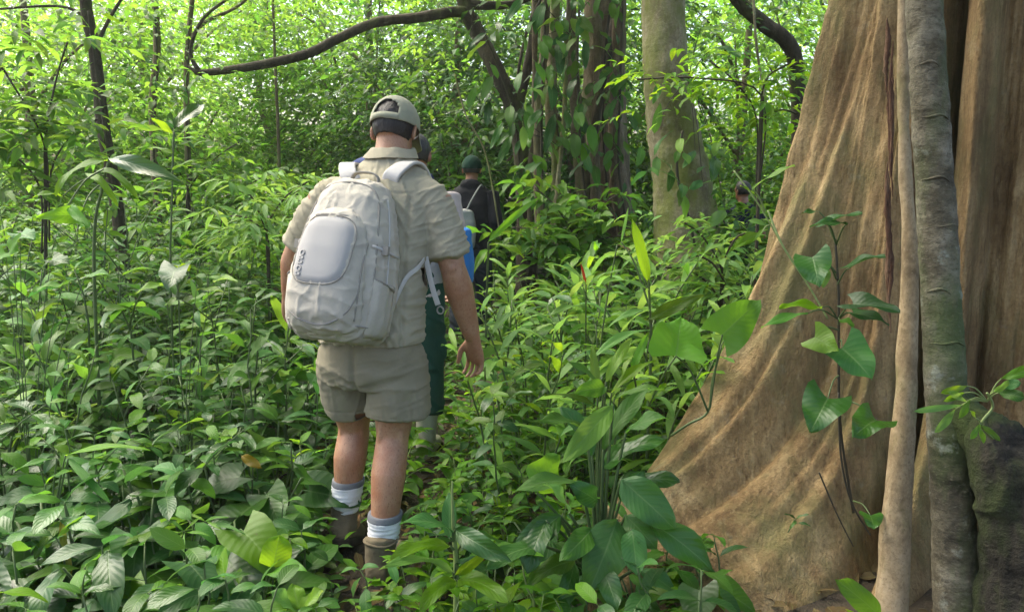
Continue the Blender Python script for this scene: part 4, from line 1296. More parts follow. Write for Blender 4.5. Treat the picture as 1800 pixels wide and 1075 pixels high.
# ------------------------------------------------------------------ the pale backpack (carried, a thing of its own)
def make_pack():
    top, bot = P(640, 322, 2.79), P(601, 600, 2.66)
    zax = (top - bot); H = zax.length; zax.normalize()
    ry = R(-17)
    px_ = Vector((math.cos(ry), math.sin(ry), 0)); px_ = (px_ - zax * px_.dot(zax)).normalized()
    py_ = zax.cross(px_).normalized()          # towards the wearer
    O = bot.copy()
    def W(x, y, z): return O + px_ * x + py_ * y + zax * z
    root = thing('backpack', 'pale grey-beige backpack with smooth oval panel on the walking man', 'backpack', O)
    # main compartment: half width a(z), depth b(z), z from 0 to H
    zs = np.array([0, .02, .06, .12, .20, .28, .36, .44, .50, .54, .565]) / .565 * H
    A = np.array([.125, .150, .166, .172, .172, .166, .155, .140, .120, .098, .070])
    B = np.array([.120, .150, .172, .182, .180, .172, .158, .140, .118, .095, .060])
    def ring(z, a, b, n=44, e=3.0, back=.05):
        pts = []
        for k in range(n):
            t = 2 * math.pi * k / n
            cx, sx = math.cos(t), math.sin(t)
            x = a * math.copysign(abs(cx) ** (2 / e), cx)
            y = (back if sx > 0 else b) * math.copysign(abs(sx) ** (2 / e), sx)
            pts.append(W(x, y, z))
        return pts
    def lofted(zs, A, B, e=3.0, back=.05, n=44, sub=5, xo=0):
        tt = np.linspace(0, len(zs) - 1, (len(zs) - 1) * sub + 1)
        Z = np.interp(tt, np.arange(len(zs)), zs); a = np.interp(tt, np.arange(len(zs)), A); b = np.interp(tt, np.arange(len(zs)), B)
        V, F = [], []
        for z, aa, bb in zip(Z, a, b):
            V += ring(z, aa, bb, n, e, back)
        m = len(Z)
        for i in range(m - 1):
            for k in range(n):
                F.append([i * n + k, i * n + (k + 1) % n, (i + 1) * n + (k + 1) % n, (i + 1) * n + k])
        a_ = len(V); V.append(W(0, 0, Z[0])); b_ = len(V); V.append(W(0, 0, Z[-1]))
        for k in range(n):
            F.append([a_, (k + 1) % n, k]); F.append([b_, (m - 1) * n + k, (m - 1) * n + (k + 1) % n])
        return V, F
    main = union([lofted(zs, A, B)], .007, 8)
    def local(co):
        q = co - np.array(O)[None]
        return q @ np.array(px_), q @ np.array(py_), q @ np.array(zax)
    def wrinkle(me, amp, seed):
        co = get_co(me); x, y, z = local(co)
        xw = x + .012 * vnoise(np.stack([x, y, z], 1) * 11 + seed)
        zw = z + .012 * vnoise(np.stack([x, y, z], 1) * 9 + seed + 5)
        d = amp * 1.3 * np.clip(1 - 3.2 * np.abs(vnoise(np.stack([xw * 30 + seed, y * 30, zw * 4], 1))), 0, 1) ** 1.4
        d += amp * .8 * 1.3 * np.clip(1 - 3.2 * np.abs(vnoise(np.stack([xw * 12 + zw * 22 + seed, y * 6, zw * 12 - xw * 14], 1))), 0, 1) ** 1.4
        d += amp * .25 * fbm(np.stack([x, y, z], 1) * 50 + seed, 2)
        push(me, d)
    wrinkle(main, .0042, 2.0)
    mainp = put('main_compartment', main, C_PACK, root)
    # front compartment, bulging towards the camera
    f_z = np.array([.015, .035, .08, .15, .22, .30, .37, .42, .445]) / .565 * H
    f_A = np.array([.104, .128, .143, .148, .144, .136, .124, .104, .076])
    f_B = np.array([.150, .190, .222, .232, .226, .212, .192, .168, .140])
    front = union([lofted(f_z, f_A, f_B, 3.2, -.02)], .006, 8)
    wrinkle(front, .0036, 7.0)
    fr = put('front_compartment', front, C_PACK, root)
    def fy(x, z, off=0.0):
        a = np.interp(z, f_z, f_A); b = np.interp(z, f_z, f_B)
        return -(b * max(0.0, 1 - min(1, abs(x) / a) ** 3.2) ** (1 / 3.2)) - off
    # oval padded panel, laid over the front
    def panel(cx, cz, hw, hh, off, e=3.4, nu=26, nr=8, skew=.0):
        V, F = [], []
        V.append(W(cx, fy(cx, cz, off), cz))
        for r_ in range(1, nr + 1):
            q = r_ / nr
            for k in range(nu):
                t = 2 * math.pi * k / nu
                x = cx + hw * q * math.copysign(abs(math.cos(t)) ** (2 / e), math.cos(t)); z = cz + hh * q * math.copysign(abs(math.sin(t)) ** (2 / e), math.sin(t))
                x += skew * (z - cz)
                o_ = off * (1 if q < .93 else .15)
                V.append(W(x, fy(x, z, o_), z))
        for k in range(nu): F.append([0, 1 + k, 1 + (k + 1) % nu])
        for r_ in range(nr - 1):
            for k in range(nu):
                a = 1 + r_ * nu
                F.append([a + k, a + nu + k, a + nu + (k + 1) % nu, a + (k + 1) % nu])
        return V, F
    PC = (-.004, .292 / .565 * H, .098, .113)
    v, f = panel(PC[0], PC[1], PC[2], PC[3], .010, nu=48, nr=10)
    pn = local_obj('oval_panel', mesh_from('oval_panel', [tuple(q) for q in v], f, C_PANEL), root)
    ol = []
    for k in range(61):
        t = 2 * math.pi * k / 60
        x = PC[0] + (PC[2] + .003) * math.copysign(abs(math.cos(t)) ** (2 / 3.4), math.cos(t)); z = PC[1] + (PC[3] + .003) * math.copysign(abs(math.sin(t)) ** (2 / 3.4), math.sin(t))
        ol.append(W(x, fy(x, z, .005), z))
    v, f = tube(ol, .0024, 6)
    obj('piping', mesh_from('piping', v, f, C_TRIM), pn)
    # raised lettering running up the panel's left side
    cu = bpy.data.curves.new('letters', 'FONT'); cu.body = 'totto'; cu.size = .042; cu.extrude = .0022; cu.bevel_depth = .0; cu.align_x = 'CENTER'; cu.space_character = 1.02; cu.resolution_u = 4
    to = bpy.data.objects.new('tmp_t', cu); COL.objects.link(to)
    dg = bpy.context.evaluated_depsgraph_get(); dg.update()
    me = bpy.data.meshes.new_from_object(to.evaluated_get(dg))
    bpy.data.objects.remove(to)
    co = get_co(me)
    out = []
    for X, Yt, Z in co:
        x = PC[0] - .048 - Yt ; z = PC[1] - .052 + X
        w = W(x, fy(x, z, .0115 + Z), z)
        out.append(tuple(w))
    set_co(me, np.array(out)); me.materials.clear(); me.materials.append(C_PANEL)
    obj('raised_lettering', me, pn)
    # zips and seams
    def seam(pts, r, nm, mat, par=None):
        v, f = tube([Vector(q) for q in spline([tuple(p) for p in pts], 6)], r, 6)
        if par is None: return local_obj(nm, mesh_from(nm, v, f, mat), root)
        return obj(nm, mesh_from(nm, v, f, mat), par)
    def mainside(t, z, off=.002, e=3.0):
        a = np.interp(z, zs, A) + off; b = np.interp(z, zs, B) + off
        cx, sx = math.cos(t), math.sin(t)
        return W(a * math.copysign(abs(cx) ** (2 / e), cx), -b * abs(sx) ** (2 / e), z)
    hh = lambda q: q / .565 * H
    # main zip: arches over the top, down both sides
    zp = [mainside(.62, hh(z_)) for z_ in (.10, .2, .3, .4, .48)] + [mainside(.9, hh(.528)), mainside(1.57, hh(.545)), mainside(2.25, hh(.528))] + [mainside(math.pi - .62, hh(z_)) for z_ in (.48, .4, .3, .2, .1)]
    seam(zp, .0042, 'zip', C_TRIM, mainp)
    zp = [mainside(.22, hh(z_)) for z_ in (.04, .15, .3, .42, .50)] 
    seam(zp, .003, 'piping', C_STRAP, mainp)
    zp = [mainside(math.pi - .22, hh(z_)) for z_ in (.04, .15, .3, .42, .50)]
    seam(zp, .003, 'piping', C_STRAP, mainp)
    # small top pocket zip and label tab
    zp = [W(x, fy(x, hh(.415), .002), hh(.415) - .08 * x * x / .01 * .05) for x in (-.075, -.04, 0, .04, .075)]
    seam(zp, .003, 'zip', C_TRIM, fr)
    v, f = box(W(.02, fy(.02, hh(.40), .003), hh(.398)), (.034, .004, .012), (px_, py_, zax)); obj('zip_tab', mesh_from('zip_tab', [tuple(q) for q in v], f, C_STRAP, smooth=False), fr)
    # lower pouch seam sweeping across
    zp = [W(x, fy(x, z, .003), z) for x, z in ((-.128, hh(.16)), (-.118, hh(.11)), (-.07, hh(.065)), (0, hh(.045)), (.06, hh(.055)), (.11, hh(.10)), (.128, hh(.17)))]
    seam(zp, .0032, 'piping', C_TRIM, fr)
    zp = [W(x, fy(x, z, .002), z) for x, z in ((.118, hh(.345)), (.122, hh(.26)), (.127, hh(.16)), (.12, hh(.07)))]
    seam(zp, .0035, 'zip', C_TRIM, fr)
    zp = [W(x, fy(x, z, .002), z) for x, z in ((-.118, hh(.345)), (-.122, hh(.26)), (-.127, hh(.16)))]
    seam(zp, .003, 'piping', C_TRIM, fr)
    # side pockets
    for s in (-1, 1):
        V, F = [], []
        nz, na = 12, 16
        for i in range(nz):
            z = hh(.02 + .20 * i / (nz - 1))
            for j in range(na):
                t = (.02 + .62 * j / (na - 1))
                bul = .016 * math.sin(math.pi * j / (na - 1)) * (.55 + .45 * i / (nz - 1)) + .003
                w = mainside(t if s > 0 else math.pi - t, z - (.03 * (1 - j / (na - 1)) if i == nz - 1 else 0), bul)
                V.append(w)
        for i in range(nz - 1):
            for j in range(na - 1):
                q = [i * na + j, i * na + j + 1, (i + 1) * na + j + 1, (i + 1) * na + j]
                F.append(q if s > 0 else q[::-1])
        me = mesh_from('side_pocket', [tuple(q) for q in V], F)
        wrinkle(me, .003, 3.0 + s)
        me = baked(me, [('SOLIDIFY', dict(thickness=.003, offset=0.0))])
        sp = put('side_pocket', me, C_PACK, root)
        hemp = [V[(nz - 1) * na + j] for j in range(na)]
        obj('pocket_hem', mesh_from('pocket_hem', *tube(hemp, .003, 6), C_TRIM), sp)
        # compression strap with buckle
        cs = [mainside(t if s > 0 else math.pi - t, hh(.31) + .02 * t, .004) for t in np.linspace(-.0, .75, 9)]
        me = mesh_from('compression_strap', *tube(cs, .0055, 6), C_STRAP); st = local_obj('compression_strap', me, root)
        v, f = box(mainside(.4 if s > 0 else math.pi - .4, hh(.318), .010), (.026, .014, .030), (px_, py_, zax)); obj('buckle', mesh_from('buckle', [tuple(q) for q in v], f, C_TRIM, smooth=False), st)
    # bottom panel edge
    zp = [mainside(t, hh(.055), .003) for t in np.linspace(.15, math.pi - .15, 16)]
    seam(zp, .003, 'piping', C_TRIM, mainp)
    # carry handle: flat loop at the top
    def band(pts, wv, w, th, nm, mat, par=None, sub=6, wf=None):
        pts = [Vector(q) for q in spline([tuple(p) for p in pts], sub)]
        V, F = [], []
        n = len(pts)
        for i, p in enumerate(pts):
            t = (pts[min(n - 1, i + 1)] - pts[max(0, i - 1)]).normalized()
            wvec = wv(i / (n - 1)) if callable(wv) else wv
            s_ = (wvec - t * wvec.dot(t)).normalized(); u_ = t.cross(s_).normalized()
            ww = w if wf is None else w * wf(i / (n - 1))
            for a, b in ((-1, -1), (-.8, -1.25), (.8, -1.25), (1, -1), (1, 1), (.8, 1.25), (-.8, 1.25), (-1, 1)):
                V.append(p + s_ * (a * ww / 2) + u_ * (b * th / 2 * .8))
        for i in range(n - 1):
            for k in range(8):
                F.append([i * 8 + k, i * 8 + (k + 1) % 8, i * 8 + 8 + (k + 1) % 8, i * 8 + 8 + k])
        F.append(list(range(7, -1, -1))); F.append([(n - 1) * 8 + k for k in range(8)])
        me = mesh_from(nm, [tuple(v) for v in V], F, mat)
        return local_obj(nm, me, root) if par is None else obj(nm, me, par)
    hz = H
    band([W(-.050, .01, hz - .01), W(-.050, .005, hz + .018), W(-.034, .0, hz + .034), (W(0, -.002, hz + .037)), W(.034, .0, hz + .034), W(.050, .005, hz + .018), W(.050, .01, hz - .01)], py_, .020, .006, 'carry_handle', C_TRIM)
    # shoulder straps: from the pack's top over the shoulders and under the arms
    shR, shL, chest, upper = HK['shR'], HK['shL'], HK['chest'], HK['upper']
    f_ = fv
    band([W(.045, .03, H - .035), W(.062, .06, H + .008), upper + rv * .085 - f_ * .085 + UZ * .050, upper + rv * .118 - f_ * .03 + UZ * .088, upper + rv * .125 + f_ * .05 + UZ * .070, upper + rv * .125 + f_ * .115 - UZ * .01, chest + rv * .13 + f_ * .155],
         rv, .060, .012, 'shoulder_strap', C_STRAP)
    band([W(-.045, .03, H - .035), W(-.064, .055, H + .008), upper - rv * .090 - f_ * .085 + UZ * .050, upper - rv * .120 - f_ * .03 + UZ * .085, upper - rv * .128 + f_ * .05 + UZ * .068, upper - rv * .128 + f_ * .11 - UZ * .01, chest - rv * .13 + f_ * .155],
         rv, .060, .012, 'shoulder_strap', C_STRAP)
    # lower webbing to the right strap, and the loose end hanging beside the arm
    q0 = P(748, 452, 2.80)
    band([W(.15, .03, hh(.12)), P(712, 492, 2.72), P(735, 470, 2.74), q0], UZ, .016, .003, 'webbing', C_STRAP)
    st = band([q0, P(752, 470, 2.79), P(760, 505, 2.785), P(770, 536, 2.78)], rv, .020, .003, 'loose_strap', C_STRAP)
    c = P(774, 545, 2.78)
    v, f = tube([c + rv * (.012 * math.cos(a)) + UZ * (.013 * math.sin(a)) for a in np.linspace(0, 2 * math.pi, 17)], .0032, 6)
    obj('ring', mesh_from('ring', v, f, C_TRIM), st).matrix_parent_inverse = Matrix.Identity(4)
    return root
make_pack()

# ------------------------------------------------------------------ the other walkers
def walker(label, base, yaw, k, top_mat, leg_mat, shoe_mat, skin, hat=None, hair=True, lean=.06, sleeve=.55, trouser_end=.95, armR=None, armL=None, step=.16, boots=False, hood=False, bow=.1, body_fine=.009):
    r_ = Vector((math.cos(yaw), math.sin(yaw), 0)); f_ = Vector((-math.sin(yaw), math.cos(yaw), 0))
    b = Vector(base)
    root = thing('person', label, 'person', b)
    def J(x, y, z): return b + r_ * (x * k) + f_ * (y * k) + UZ * (z * k)
    pel = J(0, 0, .93); waist = J(0, lean * .3, 1.08); chest = J(0, lean * .8, 1.27); upper = J(0, lean * 1.1, 1.40); neckb = J(0, lean * 1.4, 1.475); hd = J(0, lean * 1.6 + .02, 1.60)
    shR, shL = J(.185, lean, 1.385), J(-.185, lean, 1.385)
    elR, wrR = (J(*q) for q in (armR or ((.25, .0, 1.10), (.26, .10, .86))))
    elL, wrL = (J(*q) for q in (armL or ((-.25, .0, 1.10), (-.26, .10, .86))))
    hipR, hipL = J(.09, 0, .90), J(-.09, 0, .90)
    knR, knL = J(.10, step * .55 + .03, .50), J(-.10, -step * .3 + .04, .50)
    anR, anL = J(.10, step, .085), J(-.10, -step, .085)
    up = (UZ * (1 - bow) + f_ * bow).normalized(); hf = (f_ - up * f_.dot(up)).normalized(); hr = hf.cross(up).normalized()
    ps = head_parts(hd, hr, hf, up, k)
    ps.append(limb_loft([upper, neckb, hd - up * .03 * k], [.07 * k, .058 * k, .055 * k], 16))
    ps.append(ringloft([(pel - UZ * .1 * k, r_, f_, .13 * k, .09 * k, 2.3), (pel, r_, f_, .155 * k, .10 * k, 2.3), (waist, r_, f_, .14 * k, .09 * k, 2.3), (chest, r_, f_, .165 * k, .10 * k, 2.3), (upper, r_, f_, .15 * k, .08 * k, 2.3), (neckb, r_, f_, .06 * k, .055 * k, 2.2)]))
    for s_, e_, w_, sg in ((shR, elR, wrR, 1), (shL, elL, wrL, -1)):
        ps.append(limb_loft([s_, s_.lerp(e_, .5), e_, e_.lerp(w_, .3), w_], [.056 * k, .048 * k, .040 * k, .042 * k, .027 * k], 16))
        ps += hand_parts(w_, (w_ - e_), f_ - r_ * sg * .3, -r_ * sg, k, .45)
    for h_, kn, an in ((hipR, knR, anR), (hipL, knL, anL)):
        ps.append(limb_loft([h_, h_.lerp(kn, .55), kn, kn.lerp(an, .3) - f_ * .015 * k, an], [.082 * k, .07 * k, .054 * k, .054 * k, .036 * k], 16))
        ps.append(ellipsoid(an + f_ * .06 * k - UZ * .045 * k, (.035 * k, .10 * k, .03 * k), (r_, f_, UZ)))
    put('body', union(ps, body_fine, 4), skin, root)
    if hair: hair_part(root, hd, hr, hf, up, k, HAIR, -.6, .97, True)
    if hat: cap_parts(root, hd, hr, hf, up, k * 1.02, hat, False, False)
    hem = pel - UZ * .06 * k
    sp = [ringloft([(hem, r_, f_, .185 * k, .125 * k, 2.4), (waist, r_, f_, .170 * k, .115 * k, 2.4), (chest, r_, f_, .190 * k, .125 * k, 2.4), (upper - UZ * .01, r_, f_, .185 * k, .105 * k, 2.4), (upper.lerp(neckb, .6), r_, f_, .12 * k, .08 * k, 2.2), (neckb, r_, f_, .07 * k, .064 * k, 2.1)], 30)]
    for s_, e_, w_ in ((shR, elR, wrR), (shL, elL, wrL)):
        if sleeve <= 1:
            e2 = s_.lerp(e_, sleeve * 1.2); sp.append(limb_loft([s_, s_.lerp(e2, .5), e2], [.074 * k, .074 * k, .070 * k], 18))
        else:
            sp.append(limb_loft([s_, s_.lerp(e_, .5), e_, e_.lerp(w_, .5), e_.lerp(w_, .93)], [.072 * k, .066 * k, .060 * k, .054 * k, .044 * k], 18))
    if hood:
        sp.append(ellipsoid(neckb - f_ * .055 * k - UZ * .015, (.10 * k, .055 * k, .055 * k), (r_, f_, UZ)))
    sh = union(sp, .009, 4); co = get_co(sh)
    push(sh, .006 * (1 - 2 * np.abs(vnoise(np.stack([co[:, 0] * 12 + co[:, 2] * 9, co[:, 1] * 12, co[:, 2] * 7 - co[:, 0] * 4], 1)))) + .004 * fbm(co * 16, 2))
    put('top', sh, top_mat, root)
    sp = [ringloft([(pel + UZ * .08 * k, r_, f_, .162 * k, .11 * k, 2.4), (pel - UZ * .04 * k, r_, f_, .178 * k, .125 * k, 2.4), (pel - UZ * .12 * k, r_, f_, .15 * k, .11 * k, 2.4)], 28)]
    for h_, kn, an in ((hipR, knR, anR), (hipL, knL, anL)):
        en = kn.lerp(an, trouser_end)
        sp.append(limb_loft([h_ + UZ * .03, h_.lerp(kn, .5), kn, kn.lerp(en, .55), en], [.102 * k, .098 * k, .090 * k, .090 * k, .086 * k], 20))
    tr = union(sp, .009, 4); co = get_co(tr)
    push(tr, np.clip((pel.z - .10 - co[:, 2]) / .08, 0, 1) * (.016 * np.clip(1 - 3 * np.abs(vnoise(co * np.array([9, 9, 15]) + np.stack([co[:, 2] * 6, co[:, 0] * 0, co[:, 0] * 9], 1))), 0, 1) + .010 * vnoise(co * np.array([7, 7, 20])) - .004))
    put('trousers', tr, leg_mat, root)
    for kn, an in ((knR, anR), (knL, anL)):
        bt, so = sole_and_boot(an, f_, UZ, k * 1.05, .15)
        if boots:
            bpy.data.meshes.remove(bt)
            ax = (kn - an).normalized()
            b2 = an - UZ * .085 * k
            ft = [(b2 + f_ * (y * k) + UZ * ((hh * .5 + .02) * k), r_, UZ, w * k, (hh * .5 + .01) * k, 2.6) for y, w, hh in ((-.085, .03, .05), (-.06, .044, .085), (0, .048, .10), (.06, .047, .082), (.12, .050, .062), (.18, .044, .05), (.21, .024, .03))]
            bt = union([ringloft(ft, 20), limb_loft([b2 + UZ * .06 * k - f_ * .015, an + ax * .06, an + ax * .16, an + ax * .27], [.052 * k, .054 * k, .062 * k, .068 * k], 20)], .008, 4)
        bo = put('boot', bt, shoe_mat, root)
        so.materials.append(C_SOLE); obj('sole', so, bo)
    return root, J

C_PINK = cloth_mat('pale_plaid_shirt', (0.44, 0.38, 0.37), var=.2)
C_GREEN = cloth_mat('dark_green_trousers', (0.020, 0.062, 0.043), var=.35, wrinkle=14, wstr=.5)
C_RUBBER = cloth_mat('grey_rubber_boot', (0.42, 0.39, 0.32), var=.25, rough=.55, wrinkle=14, wstr=.2, stain=(0.15, 0.13, 0.09))
C_BLACK = cloth_mat('black_jacket', (0.014, 0.014, 0.018), var=.3)
C_GCAP = cloth_mat('green_cap_cloth', (0.007, 0.034, 0.021), var=.3)
C_GREYB = cloth_mat('grey_bag_cloth', (0.30, 0.30, 0.29), var=.2, wrinkle=16, wstr=.5)
C_BLUE = cloth_mat('blue_cloth', (0.04, 0.18, 0.48), var=.2, wrinkle=16, wstr=.5)
C_NAVY = cloth_mat('navy_cloth', (0.045, 0.060, 0.15), var=.25)
C_NAVYD = cloth_mat('navy_shirt', (0.008, 0.010, 0.028), var=.25)
C_JEAN = cloth_mat('dark_jeans', (0.03, 0.035, 0.05), var=.25)

b = P(726, 790, 4.0)
w2, J2 = walker('person hidden behind the khaki hiker, dark green trousers in grey rubber boots', (b.x, b.y, gz(b.x, b.y)), R(-8), .955, C_PINK, C_GREEN, C_RUBBER, SKIN2, None, True, .10, .62, .60, step=-.10, boots=True, bow=.2,
                armR=((.24, .03, 1.12), (.20, .16, .92)))
# blue bag at that person's right hip, navy rucksack lid behind the left shoulder
def soft_bag(name, label, cat_, c, r, axs, mat, seed, strap=None, parts_=()):
    V, F = ringloft([(c - axs[2] * r[2], axs[0], axs[1], r[0] * .55, r[1] * .55, 2.8), (c - axs[2] * (r[2] * .9), axs[0], axs[1], r[0] * .9, r[1] * .9, 2.8), (c - axs[2] * (r[2] * .3), axs[0], axs[1], r[0], r[1], 2.8), (c + axs[2] * (r[2] * .4), axs[0], axs[1], r[0] * .96, r[1] * .95, 2.8), (c + axs[2] * (r[2] * .9), axs[0], axs[1], r[0] * .8, r[1] * .75, 2.6), (c + axs[2] * r[2], axs[0], axs[1], r[0] * .45, r[1] * .4, 2.4)], 28)
    root = thing(name, label, cat_, c - axs[2] * r[2])
    me = union([(V, F)], .008, 4); co = get_co(me)
    push(me, .006 * (1 - 2 * np.abs(vnoise(co * 11 + seed))) + .003 * fbm(co * 30, 2))
    put('bag_body', me, mat, root)
    if strap:
        for st in strap:
            pts = spline([tuple(p) for p in st], 6)
            local_obj('strap', mesh_from('strap', *tube(pts, .006, 8), mat), root)
    return root
a2 = (Vector((math.cos(R(-8)), math.sin(R(-8)), 0)), Vector((-math.sin(R(-8)), math.cos(R(-8)), 0)), UZ)
soft_bag('blue_bag', 'bright blue cloth bag showing behind the khaki man right arm', 'bag', P(806, 450, 3.9), (.075, .05, .14), a2, C_BLUE, 2, [[P(806, 405, 3.9), J2(.16, .10, 1.30), J2(.10, .17, 1.40), J2(0, .17, 1.36)]])
soft_bag('navy_rucksack', 'navy rucksack lid peeking out above the khaki man left shoulder', 'rucksack', J2(-.09, -.20, 1.345), (.15, .085, .23), a2, C_NAVY, 5, [[J2(.11, -.10, 1.40), J2(.12, .03, 1.50), J2(.12, .17, 1.36)], [J2(-.11, -.10, 1.40), J2(-.12, .03, 1.50), J2(-.12, .17, 1.36)]])

b = P(828, 478, 6.9)
w3, J3 = walker('person in black hooded jacket and dark green cap ahead on the trail', (b.x, b.y, gz(b.x, b.y)), R(-6), .93, C_BLACK, C_JEAN, C_BOOT, SKIN2, C_GCAP, True, .05, 2, .95, armR=((.24, -.02, 1.12), (.20, .12, 1.04)), armL=((-.24, -.02, 1.12), (-.24, .12, .9)), hood=True)
a3 = (Vector((math.cos(R(-6)), math.sin(R(-6)), 0)), Vector((-math.sin(R(-6)), math.cos(R(-6)), 0)), UZ)
soft_bag('grey_bag', 'light grey cloth bag slung low on the black jacket', 'bag', J3(-.06, -.15, 1.06), (.12, .05, .17), a3, C_GREYB, 9, [[J3(-.02, -.16, 1.22), J3(.06, -.12, 1.38), J3(.11, 0, 1.46), J3(.11, .13, 1.32)]])
b = P(1305, 520, 7.2)
w4, J4 = walker('person in dark navy clothes half hidden by leaves beside the buttress', (b.x, b.y, gz(b.x, b.y)), R(25), .80, C_NAVYD, C_JEAN, C_BOOT, SKIN2, None, True, .04, .62, .95)
# ------------------------------------------------------------------ understorey plants
def LM(pos, az, pitch, roll=0.0, s=1.0):
    return Matrix.Translation(pos) @ Matrix.Rotation(az, 4, 'Z') @ Matrix.Rotation(pitch, 4, 'X') @ Matrix.Rotation(roll, 4, 'Y') @ Matrix.Scale(s, 4)

def leafset(name, mats, n, L, W, kind, droop=(0.4, 1.0), fold=(0.1, 0.4), pet=(0.01, 0.02), nu=6, nv=2, wave=0.06, petr=0.0018):
    out = []
    for k in range(n):
        out.append(leaf_mesh(name, M[mats[k % len(mats)]], L=L * random.uniform(.85, 1.15), W=W * random.uniform(.85, 1.15), kind=kind, nu=nu, nv=nv,
                             droop=random.uniform(*droop), fold=random.uniform(*fold), wave=wave * random.uniform(.3, 1.2), pet=random.uniform(*pet), petr=petr,
                             ph=random.uniform(0, 6), twist=random.uniform(-.3, .3), up=random.uniform(0.0, 0.25)))
    return out

def stem_path(h, bend=0.12, n=7):
    a = random.uniform(0, 6.28)
    b = random.uniform(0.2, 1.0) * bend * h
    return [Vector((math.cos(a) * b * (k / n) ** 2 + random.gauss(0, .004), math.sin(a) * b * (k / n) ** 2 + random.gauss(0, .004), h * k / n)) for k in range(n + 1)]

def on_path(p, t):
    x = t * (len(p) - 1); i = min(int(x), len(p) - 2)
    return p[i].lerp(p[i + 1], x - i)

def stem_mesh(paths, mat, n=5):
    V, F = join([tube(p, r, n) for p, r in paths])
    return mesh_from('stem', [tuple(v) for v in V], F, mat)

def proto_opposite(h, pairs, leaves, mat, start=0.35, r=0.005, branches=0, top=0.6):
    p = stem_path(h)
    L = []
    az = random.uniform(0, 6.28)
    paths = [(p, np.linspace(r, r * .45, len(p)))]
    def dress(path, npair, st, sc):
        nonlocal az
        for k in range(npair):
            t = st + (1 - st) * k / max(1, npair - 1)
            q = on_path(path, t)
            s = sc * (1.0 - (1 - top) * (t - st) / (1 - st)) * random.uniform(.8, 1.15)
            if k == 0: s *= .85
            for side in (0, math.pi):
                L.append((random.choice(leaves), LM(q, az + side + random.gauss(0, .2), random.gauss(-0.05, .22) + 0.3 * (t > .95), random.gauss(0, .22), s)))
            az += math.pi / 2 + random.gauss(0, .25)
    dress(p, pairs, start, 1.0)
    for b in range(branches):
        t = random.uniform(.4, .8)
        q = on_path(p, t); a = random.uniform(0, 6.28)
        e = q + Vector((math.cos(a), math.sin(a), .9)) * h * random.uniform(.18, .3)
        bp = [q, q.lerp(e, .5) + Vector((0, 0, .01)), e]
        paths.append((bp, [r * .6, r * .5, r * .35]))
        dress(bp, 3, .4, .85)
    return stem_mesh(paths, mat), L

def proto_alternate(h, n, leaves, mat, start=0.2, r=0.006, bend=0.35, pitch=0.35, spread=0.5, top=.7):
    """cane with two ranks of leaves"""
    p = stem_path(h, bend)
    L = []
    a0 = random.uniform(0, 6.28)
    for k in range(n):
        t = start + (1 - start) * k / (n - 1)
        q = on_path(p, t)
        side = (k % 2) * math.pi
        s = (0.75 + .35 * math.sin(math.pi * min(1, (t - start) / (1 - start) * .8 + .15))) * random.uniform(.85, 1.1)
        L.append((random.choice(leaves), LM(q, a0 + side + random.gauss(0, spread), pitch + .35 * t + random.gauss(0, .15), random.gauss(0, .25), s)))
    return stem_mesh([(p, np.linspace(r, r * .5, len(p)))], mat, 6), L

def proto_rosette(n, pet, leaves, mat, r=0.004, open_=0.5):
    paths, L = [], []
    for k in range(n):
        a = 2.4 * k + random.gauss(0, .3)
        l = pet * random.uniform(.55, 1.1)
        o = open_ * random.uniform(.5, 1.2)
        tip = Vector((-math.sin(a) * math.sin(o) * l, math.cos(a) * math.sin(o) * l, math.cos(o) * l))
        mid = tip * .5 + Vector((0, 0, .08 * l))
        paths.append(([Vector((0, 0, 0)), mid, tip], [r, r * .8, r * .6]))
        L.append((random.choice(leaves), LM(tip, a + random.gauss(0, .3), random.gauss(-.25, .25), random.gauss(0, .25), random.uniform(.75, 1.15))))
    return stem_mesh(paths, mat), L

def proto_tuft(n, leaves, mat):
    L = [(random.choice(leaves), LM(Vector((random.gauss(0, .01), random.gauss(0, .01), 0)), 2.4 * k, random.uniform(.6, 1.2), random.gauss(0, .2), random.uniform(.7, 1.1))) for k in range(n)]
    return stem_mesh([([Vector((0, 0, -.02)), Vector((0, 0, .03))], [.012, .008])], mat), L

def place(name, proto, x, y, rz, s, label, cat_, group, tilt=(0, 0), z=None):
    stem, leaves = proto
    root = bpy.data.objects.new(name, None)
    root.empty_display_size = 0.05
    root.location = (x, y, (gz(x, y) if z is None else z) - 0.005)
    root.rotation_euler = (tilt[0], tilt[1], rz)
    root.scale = (s, s, s)
    COL.objects.link(root)
    tag(root, label, cat_, group)
    o = bpy.data.objects.new('stem', stem); COL.objects.link(o); o.parent = root
    for me, mx in leaves:
        o = bpy.data.objects.new('leaf', me); COL.objects.link(o)
        o.parent = root; o.matrix_basis = mx
    return root

